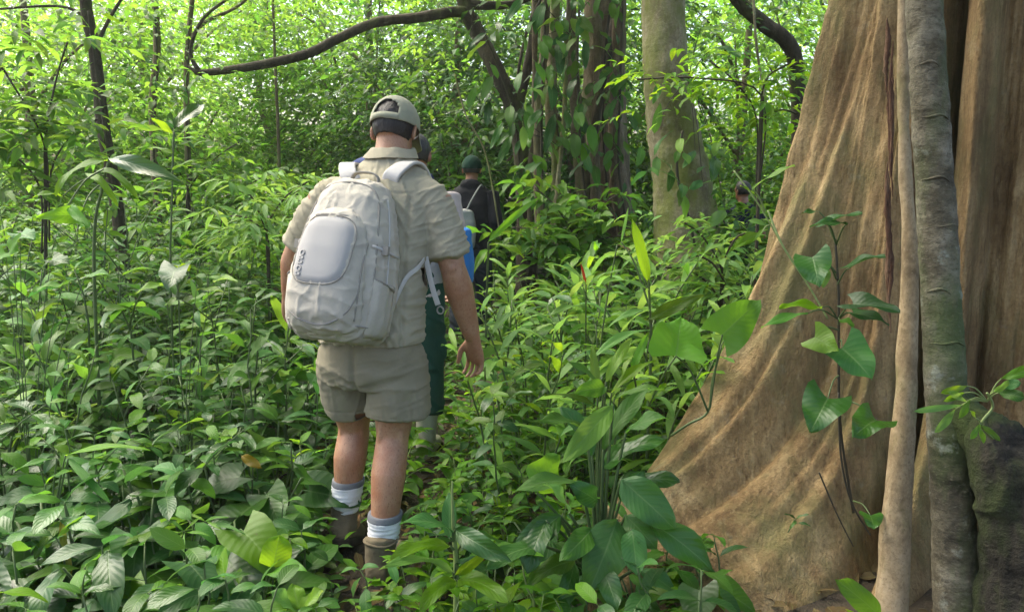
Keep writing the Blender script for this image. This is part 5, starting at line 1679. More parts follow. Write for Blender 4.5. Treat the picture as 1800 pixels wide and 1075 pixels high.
LS = {}
LS['ov'] = leafset('ovate_leaf', ['leaf_mid', 'leaf_mid', 'leaf_cool'], 6, .165, .098, 'ovate')
LS['ovd'] = leafset('ovate_leaf_dark', ['leaf_dark', 'leaf_dark', 'leaf_cool', 'leaf_mid'], 6, .175, .108, 'ovate')
LS['ovb'] = leafset('ovate_leaf_bright', ['leaf_bright', 'leaf_mid', 'leaf_bright'], 4, .145, .085, 'ovate')
LS['ln'] = leafset('lance_leaf', ['leaf_mid', 'leaf_cool', 'leaf_mid'], 6, .21, .078, 'lance', droop=(.5, 1.2), wave=.1)
LS['lnp'] = leafset('lance_leaf_pale', ['leaf_pale', 'leaf_mid', 'leaf_pale'], 6, .20, .066, 'lance', droop=(.4, 1.1), wave=.1)
LS['gi'] = leafset('ginger_leaf', ['leaf_pale', 'leaf_mid', 'leaf_pale', 'leaf_bright', 'leaf_pale'], 6, .33, .092, 'lance', droop=(.7, 1.5), fold=(.2, .5), nu=8, wave=.12)
LS['ht'] = leafset('heart_leaf', ['leaf_cool', 'leaf_dark', 'leaf_mid'], 5, .155, .13, 'cordate', droop=(.3, .8), nu=7)
LS['sm'] = leafset('small_leaf', ['leaf_mid', 'leaf_bright', 'leaf_mid', 'leaf_cool'], 5, .105, .058, 'ovate', nu=5)
LS['smd'] = leafset('small_leaf_dark', ['leaf_dark', 'leaf_mid', 'leaf_cool'], 5, .12, .068, 'ovate', nu=5)
LS['st'] = leafset('strap_leaf', ['leaf_mid', 'leaf_pale'], 3, .42, .026, 'strap', droop=(1.2, 2.2), nu=9, wave=.03, pet=(0, 0.001))
LS['ob'] = leafset('obovate_leaf', ['leaf_bright', 'leaf_mid'], 4, .10, .036, 'obov', droop=(.3, .8))
LS['bigd'] = leafset('broad_leaf_dark', ['leaf_dark', 'leaf_cool', 'leaf_hero'], 5, .22, .11, 'ovate', droop=(.5, 1.1), nu=8, wave=.06)

PR = {}
PR['herb'] = [proto_opposite(.55, 5, LS['ov'], M['stem'], branches=1) for _ in range(5)] + [proto_opposite(.6, 5, LS['ovd'], M['stem'], branches=1) for _ in range(3)]
PR['herb_low'] = [proto_opposite(.30, 3, LS['ovd'], M['stem'], .45) for _ in range(5)] + [proto_opposite(.3, 3, LS['ov'], M['stem'], .4) for _ in range(2)]
PR['herb_bright'] = [proto_opposite(.32, 4, LS['ovb'], M['stem_pale'], .4, branches=1) for _ in range(4)]
PR['tall_herb'] = [proto_opposite(1.05, 7, LS['ov'], M['stem'], .25, .006, 3) for _ in range(5)]
PR['lance'] = [proto_alternate(.75, 12, LS['ln'], M['stem'], .2, .005, .25) for _ in range(5)] + [proto_alternate(.8, 13, LS['lnp'], M['stem'], .2, .005, .25, spread=.9) for _ in range(4)]
PR['ginger'] = [proto_alternate(.95, 12, LS['gi'], M['stem'], .25, .008, .45, .25, .45) for _ in range(6)]
PR['heart'] = [proto_rosette(7, .24, LS['ht'], M['stem']) for _ in range(4)]
PR['seedling'] = [proto_opposite(.17, 3, LS['sm'], M['stem'], .5, .003) for _ in range(4)] + [proto_opposite(.15, 3, LS['smd'], M['stem'], .4, .003) for _ in range(4)]
PR['tuft'] = [proto_tuft(9, LS['st'], M['stem']) for _ in range(2)]
PR['broad'] = [proto_rosette(8, .28, LS['bigd'], M['stem'], .006, .6) for _ in range(4)]

# ---- where people and trunks stand: keep plants out of them
FEET = [(P(604, 985, 2.95), .13), (P(604, 985, 3.1), .12), (P(672, 1010, 2.66), .12), (P(680, 1000, 2.82), .12), (P(765, 790, 3.95), .17), (P(700, 790, 4.1), .20), (P(828, 470, 6.9), .32), (P(1302, 520, 7.2), .30)]
GTR = gt_radius(np.arange(360.0), np.full(360, 0.12))
def blocked(x, y, tall):
    for c, r in FEET:
        if (x - c.x) ** 2 + (y - c.y) ** 2 < (r + (.16 if tall else 0)) ** 2: return True
    # the trail
    tx = np.interp(y, [1.5, 2.8, 3.8, 6.5, 9], [-.55, -.46, -.36, -.16, .2])
    if y < 8 and abs(x - tx) < (.26 if tall else .05): return True
    th = math.degrees(math.atan2(y - GT.y, x - GT.x)) % 360
    if math.hypot(x - GT.x, y - GT.y) < GTR[int(th) % 360] + (.10 if tall else .03): return True
    if y < 3.2 and x > .55 + .35 * (y - 2.0) and x < 2.2: return True
    pxx = 900 + FPX * x / y
    if 2.5 < y < 3.0 and 545 < pxx < 690: return True
    if tall and 2.42 < y < 2.9 and abs(x + .52 - .06 * (y - 2.4)) < .20: return True
    for px, Y, r in ((1214, 6.0, .4), (1076, 7.4, .6), (1806, 2.12, .26), (1684, 2.25, .12)):
        if math.hypot(x - P(px, 500, Y).x, y - Y) < r: return True
    return False

def pxof(x, y, z):
    d = Vector((x, y, z - CAM_H))
    w = d.dot(_f)
    return 900 + FPX * d.x / w, 537.5 - FPX * d.dot(_u) / w

LAB = {
 'herb': ('broadleaf_herb', 'knee-high herb with paired oval leaves %s', 'plant'),
 'herb_low': ('low_herb', 'low dark herb with glossy oval leaves %s', 'plant'),
 'herb_bright': ('bright_herb', 'low herb with light yellow-green oval leaves %s', 'plant'),
 'tall_herb': ('tall_herb', 'chest-high branching herb with oval leaves %s', 'plant'),
 'lance': ('lance_leaf_herb', 'upright herb with narrow pointed leaves %s', 'plant'),
 'ginger': ('ginger_cane', 'arching cane with long pointed pale green leaves %s', 'plant'),
 'heart': ('heart_leaf_plant', 'tuft of long-stalked heart-shaped leaves %s', 'plant'),
 'seedling': ('seedling', 'ankle-high seedling with few oval leaves %s', 'plant'),
 'tuft': ('strap_leaf_tuft', 'tuft of narrow strap-like arching leaves %s', 'plant'),
 'broad': ('broad_leaf_plant', 'dark clump of large stalked oval leaves %s', 'plant'),
}
def zone(px, y):
    if px < 640:
        return 'front left of the hiker' if y < 3.4 else ('left of the hiker' if y < 5.2 else 'far back on the left')
    return ('in front between the hiker and the giant tree' if y < 3.0 else
            'between the hiker and the giant tree' if y < 5.0 else 'far back under the hanging roots')

grid = {}
def free(x, y, d):
    ci, cj = int(math.floor(x / .25)), int(math.floor(y / .25))
    k = int(d / .25) + 1
    for i in range(ci - k, ci + k + 1):
        for j in range(cj - k, cj + k + 1):
            for (a, b, e) in grid.get((i, j), ()):
                if (a - x) ** 2 + (b - y) ** 2 < (min(d, e)) ** 2: return False
    grid.setdefault((ci, cj), []).append((x, y, d))
    return True

COUNT = {}
def scatter(kind, n, yr, cond, smin, smax, sep, tall=True, hmax=None):
    tries = done = 0
    ht = dict(herb=.62, herb_low=.33, herb_bright=.36, tall_herb=1.12, lance=.82, ginger=1.0, heart=.30, seedling=.19, tuft=.32, broad=.40)[kind]
    while done < n and tries < n * 30:
        tries += 1
        y = math.sqrt(random.uniform(yr[0] ** 2, yr[1] ** 2))
        x = random.uniform(-1, 1) * (.68 * y + .25)
        px, py = pxof(x, y, 0)
        if not cond(px, x, y) or blocked(x, y, tall): continue
        s = random.uniform(smin, smax)
        if hmax is not None:
            lim = hmax(px, x, y)
            if ht * s > lim: s = max(.3, lim / ht)
        if not free(x, y, sep): continue
        nm, lab, c = LAB[kind]
        zt = zone(px, y)
        place(nm, random.choice(PR[kind]), x, y, random.uniform(0, 6.28), s, lab % zt, c, '%ss %s' % (nm.replace('_', ' '), zt), (random.gauss(0, .10), random.gauss(0, .10)))
        done += 1
    COUNT[kind] = COUNT.get(kind, 0) + done

left = lambda px, x, y: px < 600
right = lambda px, x, y: 640 < px < 1500
centre = lambda px, x, y: 700 < px < 980
anyw = lambda px, x, y: True
def hl(px, x, y):
    """how tall plants may stand so that the people stay in view"""
    if px < 480: return float(np.interp(y, [2.0, 2.6, 3.4, 4.5, 6, 9], [.36, .52, .90, 1.28, 1.52, 1.8]))
    if px < 560: return float(np.interp(y, [2.0, 2.6, 3.2, 4.5, 6, 9], [.24, .34, .72, 1.18, 1.38, 1.5]))
    if px < 720: return float(np.interp(y, [2.0, 2.6, 3.2, 4.5, 6, 9], [.20, .15, .30, .90, 1.15, 1.4]))
    if 725 < px < 800 and 2.9 < y < 4.1: return .13
    if 795 < px < 870 and y > 4.3: return float(np.interp(y, [4.3, 5.5, 9], [.85, 1.02, 1.2]))
    if px < 860: return float(np.interp(y, [2.0, 2.6, 3.6, 4.5, 6, 9], [.22, .26, .32, .50, .80, 1.1]))
    return float(np.interp(y, [2.0, 2.6, 3.2, 4.0, 6, 9], [.34, .42, .72, .98, 1.1, 1.3]))

scatter('ginger', 46, (3.1, 5.4), lambda px, x, y: 860 < px < 1290, .75, 1.1, .15, hmax=hl)
scatter('tall_herb', 46, (3.9, 7.5), lambda px, x, y: px < 560, .8, 1.25, .22, hmax=hl)
scatter('tall_herb', 16, (4.6, 7.2), lambda px, x, y: px > 860, .7, 1.0, .25, hmax=hl)
scatter('herb', 46, (3.6, 6.6), lambda px, x, y: px < 600, 1.2, 1.75, .16, hmax=hl)
scatter('lance', 55, (3.2, 6.8), lambda px, x, y: px < 600, .7, 1.25, .15, hmax=hl)
scatter('herb', 24, (3.0, 5.5), lambda px, x, y: 800 < px < 1250, 1.0, 1.5, .14, hmax=hl)
scatter('lance', 26, (3.0, 6.0), lambda px, x, y: 780 < px < 1300, .6, 1.0, .15, hmax=hl)
scatter('broad', 24, (2.2, 5.4), lambda px, x, y: px < 560, .8, 1.5, .26, hmax=hl)
scatter('lance', 10, (4.4, 5.8), lambda px, x, y: 800 < px < 900, .9, 1.2, .12, hmax=hl)
scatter('tall_herb', 6, (4.6, 5.8), lambda px, x, y: 800 < px < 900, .8, 1.0, .15, hmax=hl)
scatter('broad', 6, (2.3, 3.6), lambda px, x, y: 720 < px < 1120, .6, .9, .3, hmax=hl)
scatter('herb', 100, (2.7, 6.0), left, .7, 1.2, .13, hmax=hl)
scatter('herb', 40, (2.9, 5.5), lambda px, x, y: px > 700, .6, 1.0, .13, hmax=hl)
scatter('heart', 46, (2.1, 5.0), left, .9, 1.5, .16, hmax=hl)
scatter('heart', 12, (2.3, 4.0), right, .6, 1.0, .16, hmax=hl)
scatter('herb_bright', 60, (2.1, 4.4), lambda px, x, y: 640 < px < 1000, .6, 1.1, .09, False, hmax=hl)
scatter('herb_bright', 14, (2.4, 5.0), left, .8, 1.2, .2, False, hmax=hl)
scatter('herb_low', 130, (1.9, 4.6), left, .95, 1.5, .09, False, hmax=hl)
scatter('herb_low', 45, (1.9, 4.0), right, .7, 1.1, .09, False, hmax=hl)
scatter('seedling', 130, (1.9, 4.2), left, .8, 1.5, .06, False)
scatter('seedling', 70, (1.9, 4.2), right, .8, 1.4, .06, False)
scatter('tuft', 8, (2.6, 5.0), left, .7, 1.0, .3, hmax=hl)

# ---- countless small stuff
def keep_mask(s, tall=True):
    return np.array([not blocked(a, b, tall) for a, b in s[:, :2]])

def undergrowth():
    parts = []
    K = 5200                                     # low cover between the larger plants
    Y = np.sqrt(RNG.uniform(1.8 ** 2, 7.5 ** 2, K)); X = RNG.uniform(-1, 1, K) * (.72 * Y + .4)
    s = np.stack([X, Y, np.zeros(K)], 1)
    s = s[keep_mask(s, False)]
    s[:, 2] = ground_z(s) + RNG.uniform(0.0, .05, len(s))
    d = rand_dirs(len(s), 1.1, .7)
    parts.append(sprays(s, d, RNG.uniform(.06, .22, len(s)), 5, .075, .48, 0.1, 1.4, -.05, True))
    V, F, U = cat(parts)
    tag(obj('ground_cover', mesh_from('ground_cover', V, F, M['leaf_mid'], U)), 'low green leaves covering the forest floor', 'ground cover', kind='stuff')
    parts = []
    K = 7500
    Y = np.sqrt(RNG.uniform(5.4 ** 2, 14 ** 2, K)); X = RNG.uniform(-1, 1, K) * (.85 * Y + 1)
    s = np.stack([X, Y, np.zeros(K)], 1)
    s = s[keep_mask(s)]
    top = np.interp(s[:, 1], [5.4, 7, 10, 14], [.95, 1.25, 1.8, 2.6])
    tx = np.interp(s[:, 1], [5, 7, 9, 14], [-.3, -.1, .2, 1.0])
    top = np.where(np.abs(s[:, 0] - tx - .25) < .55, top * .55, top)
    s[:, 2] = ground_z(s) + RNG.uniform(0, 1, len(s)) ** .7 * top * .85
    parts.append(sprays(s, rand_dirs(len(s), .7), RNG.uniform(.25, .55, len(s)), 8, .115, .42, .35, 1.0, -.2, True))
    V, F, U = cat(parts)
    tag(obj('undergrowth', mesh_from('undergrowth', V, F, M['leaf_mid'], U)), 'dense distant undergrowth below the trees', 'undergrowth', kind='stuff')
    K = 5200                                     # fallen leaves
    Y = np.sqrt(RNG.uniform(1.5 ** 2, 6 ** 2, K)); X = RNG.uniform(-1, 1, K) * (.75 * Y + .4)
    s = np.stack([X, Y, np.zeros(K)], 1)
    s[:, 2] = ground_z(s) + RNG.uniform(.012, .03, K)
    V, F, U = many_leaves(s, RNG.uniform(0, 6.28, K), RNG.normal(0, .15, K), RNG.normal(0, .3, K), RNG.uniform(.04, .11, K), RNG.uniform(.018, .05, K), True, .3, .3)
    tag(obj('leaf_litter', mesh_from('leaf_litter', V, F, M['leaf_brown'], U)), 'brown fallen leaves scattered on the soil', 'leaf litter', kind='stuff')
undergrowth()

# ------------------------------------------------------------------ the plants one can point at
def oriented(base, tip, nrm):
    y = (tip - base).normalized()
    z = (nrm - y * nrm.dot(y)).normalized()
    x = y.cross(z)
    return Matrix(((x.x, y.x, z.x, base.x), (x.y, y.y, z.y, base.y), (x.z, y.z, z.z, base.z), (0, 0, 0, 1)))

NRM = {'cam': Vector((0, -1, .45)), 'up': Vector((0, -.35, 1)), 'back': Vector((0.1, .9, .5)), 'camL': Vector((-.5, -1, .5)), 'camR': Vector((.5, -1, .5)), 'side': Vector((-.8, -.6, .5))}
def hero(name, label, base, leaves, stem_mat='stem', cat_='plant', stem_r=.006, stems=(), stalk=True, group=None):
    """leaves: (base px,py,Y, tip px,py,Y, width m, kind, material, normal[, droop])"""
    root = thing(name, label, cat_, base, group)
    base = Vector(base)
    for st in stems:
        pts = spline([Vector(q) for q in st[0]], 6)
        v, f = tube(pts, np.linspace(st[1], st[2], len(pts)), 8)
        local_obj('stem', mesh_from('hero_stem', v, f, M[st[3] if len(st) > 3 else stem_mat]), root)
    for lf in leaves:
        bx, by, bY, tx, ty, tY, W, kind, mat, nn = lf[:10]
        dr = lf[10] if len(lf) > 10 else .45
        b, t = P(bx, by, bY), P(tx, ty, tY)
        L = (t - b).length * (1 + .10 * dr)
        me = leaf_mesh('hero_leaf', M[mat], L=L, W=W, kind=kind, nu=10, nv=3, droop=dr, fold=random.uniform(.1, .5), wave=.09, ph=random.uniform(0, 6), up=dr * .42, twist=random.uniform(-.2, .2))
        o = obj('leaf', me, root)
        o.matrix_basis = Matrix.Translation(-base) @ oriented(b, t, NRM[nn])
        if stalk:
            src = lf[11] if len(lf) > 11 else (Vector(stems[0][0][-2]).lerp(Vector(stems[0][0][-1]), random.random()) if stems else base)
            src = Vector(src)
            mid = src.lerp(b, .55) + Vector((0, 0, .12 * (b - src).length))
            pts = spline([src, mid, b], 6)
            v, f = tube(pts, np.linspace(stem_r * .8, stem_r * .45, len(pts)), 6)
            local_obj('leaf_stalk', mesh_from('leaf_stalk', v, f, M[stem_mat]), root)
    return root

# large-leaved clump by the foot of the buttress
b0 = P(1055, 985, 2.50); b0.z = gz(b0.x, b0.y)
hero('large_leaf_clump', 'clump of big spotted oval leaves at the foot of the buttress', b0, [
    (945, 866, 2.40, 985, 800, 2.46, 0.218, 'ovate', 'leaf_bright', 'back', .2),
    (1078, 712, 2.50, 990, 812, 2.38, 0.134, 'lance', 'leaf_pale', 'cam'),
    (1092, 842, 2.36, 1180, 925, 2.30, 0.186, 'ovate', 'leaf_hero', 'cam', .6),
    (1140, 915, 2.34, 1246, 1002, 2.28, 0.160, 'ovate', 'leaf_dark', 'camR', .7),
    (1100, 905, 2.36, 1152, 962, 2.30, 0.128, 'ovate', 'leaf_hero', 'cam', .6),
    (1085, 912, 2.32, 1035, 1036, 2.22, 0.224, 'ovate', 'leaf_hero', 'cam', .5),
    (985, 905, 2.34, 905, 965, 2.26, 0.128, 'ovate', 'leaf_dark', 'cam', .7),
    (960, 915, 2.30, 930, 1005, 2.20, 0.141, 'ovate', 'leaf_dark', 'camL', .7),
    (1010, 985, 2.30, 930, 1030, 2.2, 0.115, 'ovate', 'leaf_mid', 'up', .8),
    (1060, 820, 2.5, 1165, 780, 2.5, 0.141, 'ovate', 'leaf_dark', 'up', .8),
    (1080, 860, 2.48, 1190, 850, 2.44, 0.154, 'ovate', 'leaf_dark', 'up', .9),
    (1040, 800, 2.55, 985, 720, 2.6, 0.128, 'ovate', 'leaf_dark', 'up', .8),
    (1060, 790, 2.5, 1140, 690, 2.6, 0.115, 'lance', 'leaf_mid', 'up', .8),
    (1020, 850, 2.45, 905, 870, 2.38, 0.109, 'lance', 'leaf_pale', 'up', .9),
    (1010, 990, 2.32, 985, 1075, 2.22, 0.090, 'ovate', 'leaf_dark', 'cam', .6),
    (1120, 1000, 2.4, 1190, 1050, 2.35, 0.102, 'ovate', 'leaf_dark', 'up', .8),
    (1050, 880, 2.48, 1000, 850, 2.42, 0.115, 'ovate', 'leaf_dark', 'cam', .8),
    (1090, 880, 2.46, 1130, 830, 2.48, 0.115, 'ovate', 'leaf_dark', 'cam', .8),
    (1040, 930, 2.30, 985, 985, 2.18, .12, 'ovate', 'leaf_cool', 'cam', .6),
    (1110, 930, 2.30, 1118, 1010, 2.2, .13, 'ovate', 'leaf_hero', 'cam', .6),
    (1000, 900, 2.34, 955, 855, 2.3, .11, 'ovate', 'leaf_pale', 'up', .7),
    (1100, 760, 2.46, 1175, 740, 2.40, .12, 'ovate', 'leaf_mid', 'up', .8),
    (1030, 760, 2.48, 950, 745, 2.4, .11, 'ovate', 'leaf_mid', 'up', .8),
    (960, 960, 2.28, 860, 1000, 2.15, .12, 'ovate', 'leaf_cool', 'up', .8),
    (1060, 1000, 2.25, 1085, 1070, 2.15, .11, 'ovate', 'leaf_dark', 'cam', .6),
    ], stem_r=.009)

# cane plant in front of the right boot
b1 = P(800, 1075, 2.24)
top1 = P(795, 845, 2.20)
hero('cane_plant', 'upright green cane with rolled top leaf in front of the planted boot', (b1.x, b1.y, gz(b1.x, b1.y)), [
    (795, 935, 2.2, 705, 925, 2.10, .10, 'ovate', 'leaf_cool', 'up', .9, P(797, 950, 2.21)),
    (800, 930, 2.2, 895, 985, 2.10, .10, 'ovate', 'leaf_dark', 'cam', .9, P(797, 950, 2.21)),
    (790, 945, 2.2, 790, 868, 2.28, .07, 'ovate', 'leaf_cool', 'cam', .3, P(797, 950, 2.21)),
    (790, 960, 2.2, 690, 985, 2.08, .09, 'lance', 'leaf_mid', 'up', .8, P(797, 965, 2.21)),
    (800, 1010, 2.2, 870, 945, 2.14, .06, 'lance', 'leaf_bright', 'camR', .5, P(800, 1020, 2.22)),
    (795, 1005, 2.2, 680, 1000, 2.05, .09, 'lance', 'leaf_pale', 'up', .9, P(800, 1020, 2.22)),
    (800, 1020, 2.2, 740, 1075, 2.05, .09, 'ovate', 'leaf_mid', 'up', .9, P(800, 1020, 2.22)),
    (805, 1020, 2.2, 890, 1060, 2.05, .11, 'ovate', 'leaf_mid', 'up', .9, P(800, 1020, 2.22)),
    (800, 990, 2.22, 860, 1010, 2.3, .09, 'ovate', 'leaf_dark', 'up', .7, P(800, 1020, 2.22)),
    ], stem_r=.006, stems=[([(b1.x, b1.y, gz(b1.x, b1.y)), P(802, 1000, 2.23), P(797, 930, 2.21), P(795, 880, 2.2), top1], .010, .002, 'stem_pale')])

# two big heart leaves on long stalks beside the buttress
vb = P(1180, 765, 2.62)
hero('heart_leaf_vine', 'vine with two big backlit heart-shaped leaves at the buttress edge', vb, [
    (1188, 625, 2.46, 1194, 566, 2.60, .20, 'cordate', 'leaf_bright', 'cam', .25, P(1244, 722, 2.56)),
    (1270, 588, 2.50, 1332, 530, 2.54, .155, 'cordate', 'leaf_bright', 'cam', .25, P(1248, 715, 2.56)),
    ], stem_mat='stem', stem_r=.005, cat_='vine',
    stems=[([vb, P(1210, 745, 2.58), P(1244, 724, 2.56), P(1252, 670, 2.55), P(1268, 610, 2.54)], .0045, .003, 'stem')])

# ginger with the upright bright leaf
b2 = P(1140, 690, 3.35)
hero('upright_leaf_cane', 'cane with one upright bright yellow-green leaf above the ginger thicket', (b2.x, b2.y, gz(b2.x, b2.y)), [
    (1140, 496, 3.3, 1108, 386, 3.3, .085, 'lance', 'leaf_bright', 'cam', .2, P(1142, 540, 3.32)),
    (1092, 425, 3.4, 1104, 365, 3.42, .022, 'lance', 'leaf_pale', 'cam', .1, P(1142, 540, 3.32)),
    (1140, 510, 3.3, 1062, 500, 3.25, .06, 'lance', 'leaf_pale', 'up', .9, P(1142, 540, 3.32)),
    (1142, 520, 3.3, 1240, 505, 3.3, .06, 'lance', 'leaf_mid', 'up', .9, P(1142, 540, 3.32)),
    (1142, 545, 3.3, 1070, 580, 3.2, .06, 'lance', 'leaf_pale', 'up', .9, P(1143, 560, 3.32)),
    (1142, 560, 3.3, 1235, 520, 3.2, .09, 'ovate', 'leaf_mid', 'cam', .6, P(1143, 580, 3.32)),
    (1142, 580, 3.3, 1040, 640, 3.15, .07, 'lance', 'leaf_pale', 'up', .9, P(1143, 600, 3.32)),
    (1120, 610, 3.1, 1045, 660, 3.0, .08, 'lance', 'leaf_pale', 'cam', .6, P(1140, 640, 3.2)),
    (1110, 655, 3.0, 1140, 590, 3.05, .06, 'lance', 'leaf_bright', 'camL', .2, P(1120, 690, 3.1)),
    ], stems=[([(b2.x, b2.y, gz(b2.x, b2.y)), P(1144, 620, 3.32), P(1142, 540, 3.32), P(1140, 490, 3.3)], .008, .004, 'stem')])

# ginger leaf clump over the path edge with pleated leaves
b3 = P(1050, 830, 2.85)
hero('pleated_leaf_plant', 'plant with long pleated pale leaves above the big spotted clump', (b3.x, b3.y, gz(b3.x, b3.y)), [
    (1060, 690, 2.8, 1000, 640, 2.8, .07, 'lance', 'leaf_mid', 'up', .9),
    (1065, 680, 2.75, 1010, 690, 2.7, .10, 'ovate', 'leaf_mid', 'cam', .7),
    (1065, 670, 2.8, 1110, 600, 2.9, .07, 'lance', 'leaf_pale', 'camL', .5),
    (1075, 690, 2.8, 1150, 640, 2.9, .07, 'lance', 'leaf_bright', 'up', .7),
    (1080, 700, 2.75, 1165, 690, 2.7, .08, 'ovate', 'leaf_mid', 'up', .8),
    (1055, 720, 2.75, 960, 700, 2.7, .06, 'lance', 'leaf_mid', 'up', .9),
    (1060, 740, 2.75, 985, 770, 2.65, .07, 'lance', 'leaf_pale', 'up', .9),
    (1050, 700, 2.8, 1040, 610, 2.9, .06, 'lance', 'leaf_pale', 'cam', .5),
    ], stem_r=.007)

# climbing vine on the giant trunk
vb2 = P(1500, 900, 2.60)
V5 = [(1490, 393, 2.40, 1424, 405, 2.35, .07, 'lance', 'leaf_dark', 'up'), (1452, 392, 2.42, 1515, 380, 2.36, .065, 'cordate', 'leaf_cool', 'up'), (1440, 372, 2.5, 1410, 378, 2.48, .04, 'lance', 'leaf_dark', 'up'),
      (1428, 452, 2.42, 1440, 505, 2.36, .12, 'cordate', 'leaf_dark', 'camL'), (1452, 468, 2.42, 1446, 505, 2.4, .05, 'lance', 'leaf_pale', 'cam'),
      (1495, 470, 2.42, 1556, 455, 2.34, .07, 'cordate', 'leaf_cool', 'up'), (1500, 535, 2.42, 1580, 553, 2.32, .09, 'cordate', 'leaf_dark', 'camR'), (1500, 550, 2.44, 1560, 575, 2.36, .08, 'cordate', 'leaf_dark', 'up'),
      (1445, 540, 2.40, 1370, 548, 2.34, .08, 'ovate', 'leaf_bright', 'up'), (1420, 550, 2.42, 1340, 582, 2.36, .06, 'lance', 'leaf_mid', 'up'),
      (1432, 592, 2.38, 1474, 618, 2.30, .10, 'cordate', 'leaf_pale', 'camL'), (1475, 562, 2.42, 1500, 575, 2.38, .05, 'ovate', 'leaf_bright', 'up'),
      (1480, 612, 2.36, 1530, 668, 2.28, .145, 'cordate', 'leaf_cool', 'cam'), (1455, 700, 2.36, 1425, 760, 2.30, .15, 'cordate', 'leaf_dark', 'camL'), (1540, 738, 2.44, 1500, 772, 2.36, .13, 'cordate', 'leaf_dark', 'up'),
      (1530, 905, 2.46, 1535, 930, 2.42, .08, 'cordate', 'leaf_dark', 'cam')]
src = [P(1470, 430, 2.50), P(1470, 430, 2.50), P(1470, 430, 2.5), P(1470, 480, 2.5), P(1470, 490, 2.5), P(1472, 500, 2.5), P(1474, 560, 2.5), P(1474, 560, 2.5), P(1472, 560, 2.5), P(1472, 560, 2.5), P(1474, 580, 2.5), P(1474, 570, 2.5), P(1476, 600, 2.5), P(1474, 660, 2.52), P(1476, 700, 2.54), P(1500, 880, 2.58)]
hero('climbing_vine', 'climbing vine with dull green heart leaves on the giant trunk', vb2, [v + (.45, s) for v, s in zip(V5, src)], stem_mat='stem', stem_r=.004, cat_='vine',
     stems=[([vb2, P(1478, 760, 2.56), P(1474, 640, 2.52), P(1474, 520, 2.5), P(1468, 420, 2.5)], .005, .004, 'stem_dark'),
            ([P(1474, 690, 2.53), P(1478, 800, 2.54), P(1496, 880, 2.55), P(1530, 940, 2.55)], .004, .003, 'stem_dark'),
            ([P(1440, 830, 2.54), P(1470, 900, 2.54), P(1500, 960, 2.54)], .003, .002, 'stem_dark'),
            ([P(1350, 370, 2.64), P(1375, 430, 2.58), P(1420, 500, 2.54), P(1455, 560, 2.5)], .0038, .003, 'stem_pale')])
hero('trunk_edge_vine', 'slim vine with two narrow light leaves on the upper buttress edge', P(1350, 372, 2.66), [
    (1322, 332, 2.62, 1398, 298, 2.55, .055, 'lance', 'leaf_pale', 'up', .4, P(1345, 372, 2.64)), (1340, 408, 2.6, 1282, 448, 2.5, .06, 'lance', 'leaf_mid', 'camL', .4, P(1352, 396, 2.64)),
    (1330, 345, 2.62, 1300, 330, 2.6, .03, 'lance', 'leaf_bright', 'up', .4, P(1345, 372, 2.64))], stem_mat='stem_pale', stem_r=.004, cat_='vine',
    stems=[([P(1290, 300, 2.7), P(1320, 340, 2.66), P(1345, 378, 2.64), P(1380, 440, 2.6)], .003, .0025, 'stem_pale')])

# sapling growing out of the mossy foot
sb = P(1745, 770, 2.05)
L6 = []
for bx, by, tx, ty, w, mt in ((1700, 678, 1650, 692, .028, 'leaf_bright'), (1695, 690, 1655, 705, .026, 'leaf_bright'), (1690, 712, 1602, 724, .026, 'leaf_pale'), (1680, 718, 1640, 760, .032, 'leaf_pale'),
                              (1698, 705, 1662, 690, .03, 'leaf_pale'), (1705, 702, 1682, 735, .028, 'leaf_mid'), (1745, 690, 1772, 665, .03, 'leaf_pale'), (1760, 665, 1820, 645, .045, 'leaf_mid'),
                              (1755, 690, 1800, 700, .05, 'leaf_cool'), (1755, 680, 1795, 672, .04, 'leaf_cool'), (1722, 745, 1702, 772, .024, 'leaf_mid'), (1722, 745, 1756, 775, .026, 'leaf_mid'), (1722, 748, 1726, 780, .022, 'leaf_mid'), (1715, 735, 1700, 722, .018, 'leaf_bright')):
    L6.append((bx, by, 1.98, tx, ty, 1.94, w, 'obov', mt, 'cam', .35, P(1735 if by < 730 else 1724, 705 if by < 730 else 745, 2.0)))
hero('epiphyte_sapling', 'little sapling with light lance leaves on the dark mossy trunk foot', sb, L6, stem_mat='stem_pale', stem_r=.003,
     stems=[([sb, P(1725, 745, 2.0), P(1745, 715, 2.0), P(1735, 690, 1.99)], .004, .003, 'stem_pale')])
fb = P(1540, 1150, 2.05)
hero('corner_leaf_plant', 'single bright broad leaf poking up before the aerial root', (fb.x, fb.y, gz(fb.x, fb.y)), [
    (1555, 1090, 2.05, 1462, 1015, 2.0, .10, 'obov', 'leaf_mid', 'cam', .4), (1530, 1100, 2.02, 1482, 1068, 2.0, .03, 'lance', 'leaf_bright', 'cam', .3)])
fs = P(1385, 935, 2.42)
hero('tiny_seedling', 'tiny dull seedling rooted on the buttress flank', fs, [(1400, 912, 2.40, 1378, 905, 2.38, .02, 'ovate', 'leaf_dark', 'up'), (1400, 910, 2.40, 1422, 905, 2.38, .02, 'ovate', 'leaf_dark', 'up'), (1402, 918, 2.40, 1424, 925, 2.38, .02, 'ovate', 'leaf_dark', 'up'), (1400, 915, 2.40, 1388, 930, 2.38, .018, 'ovate', 'leaf_dark', 'up')], stem_r=.002)

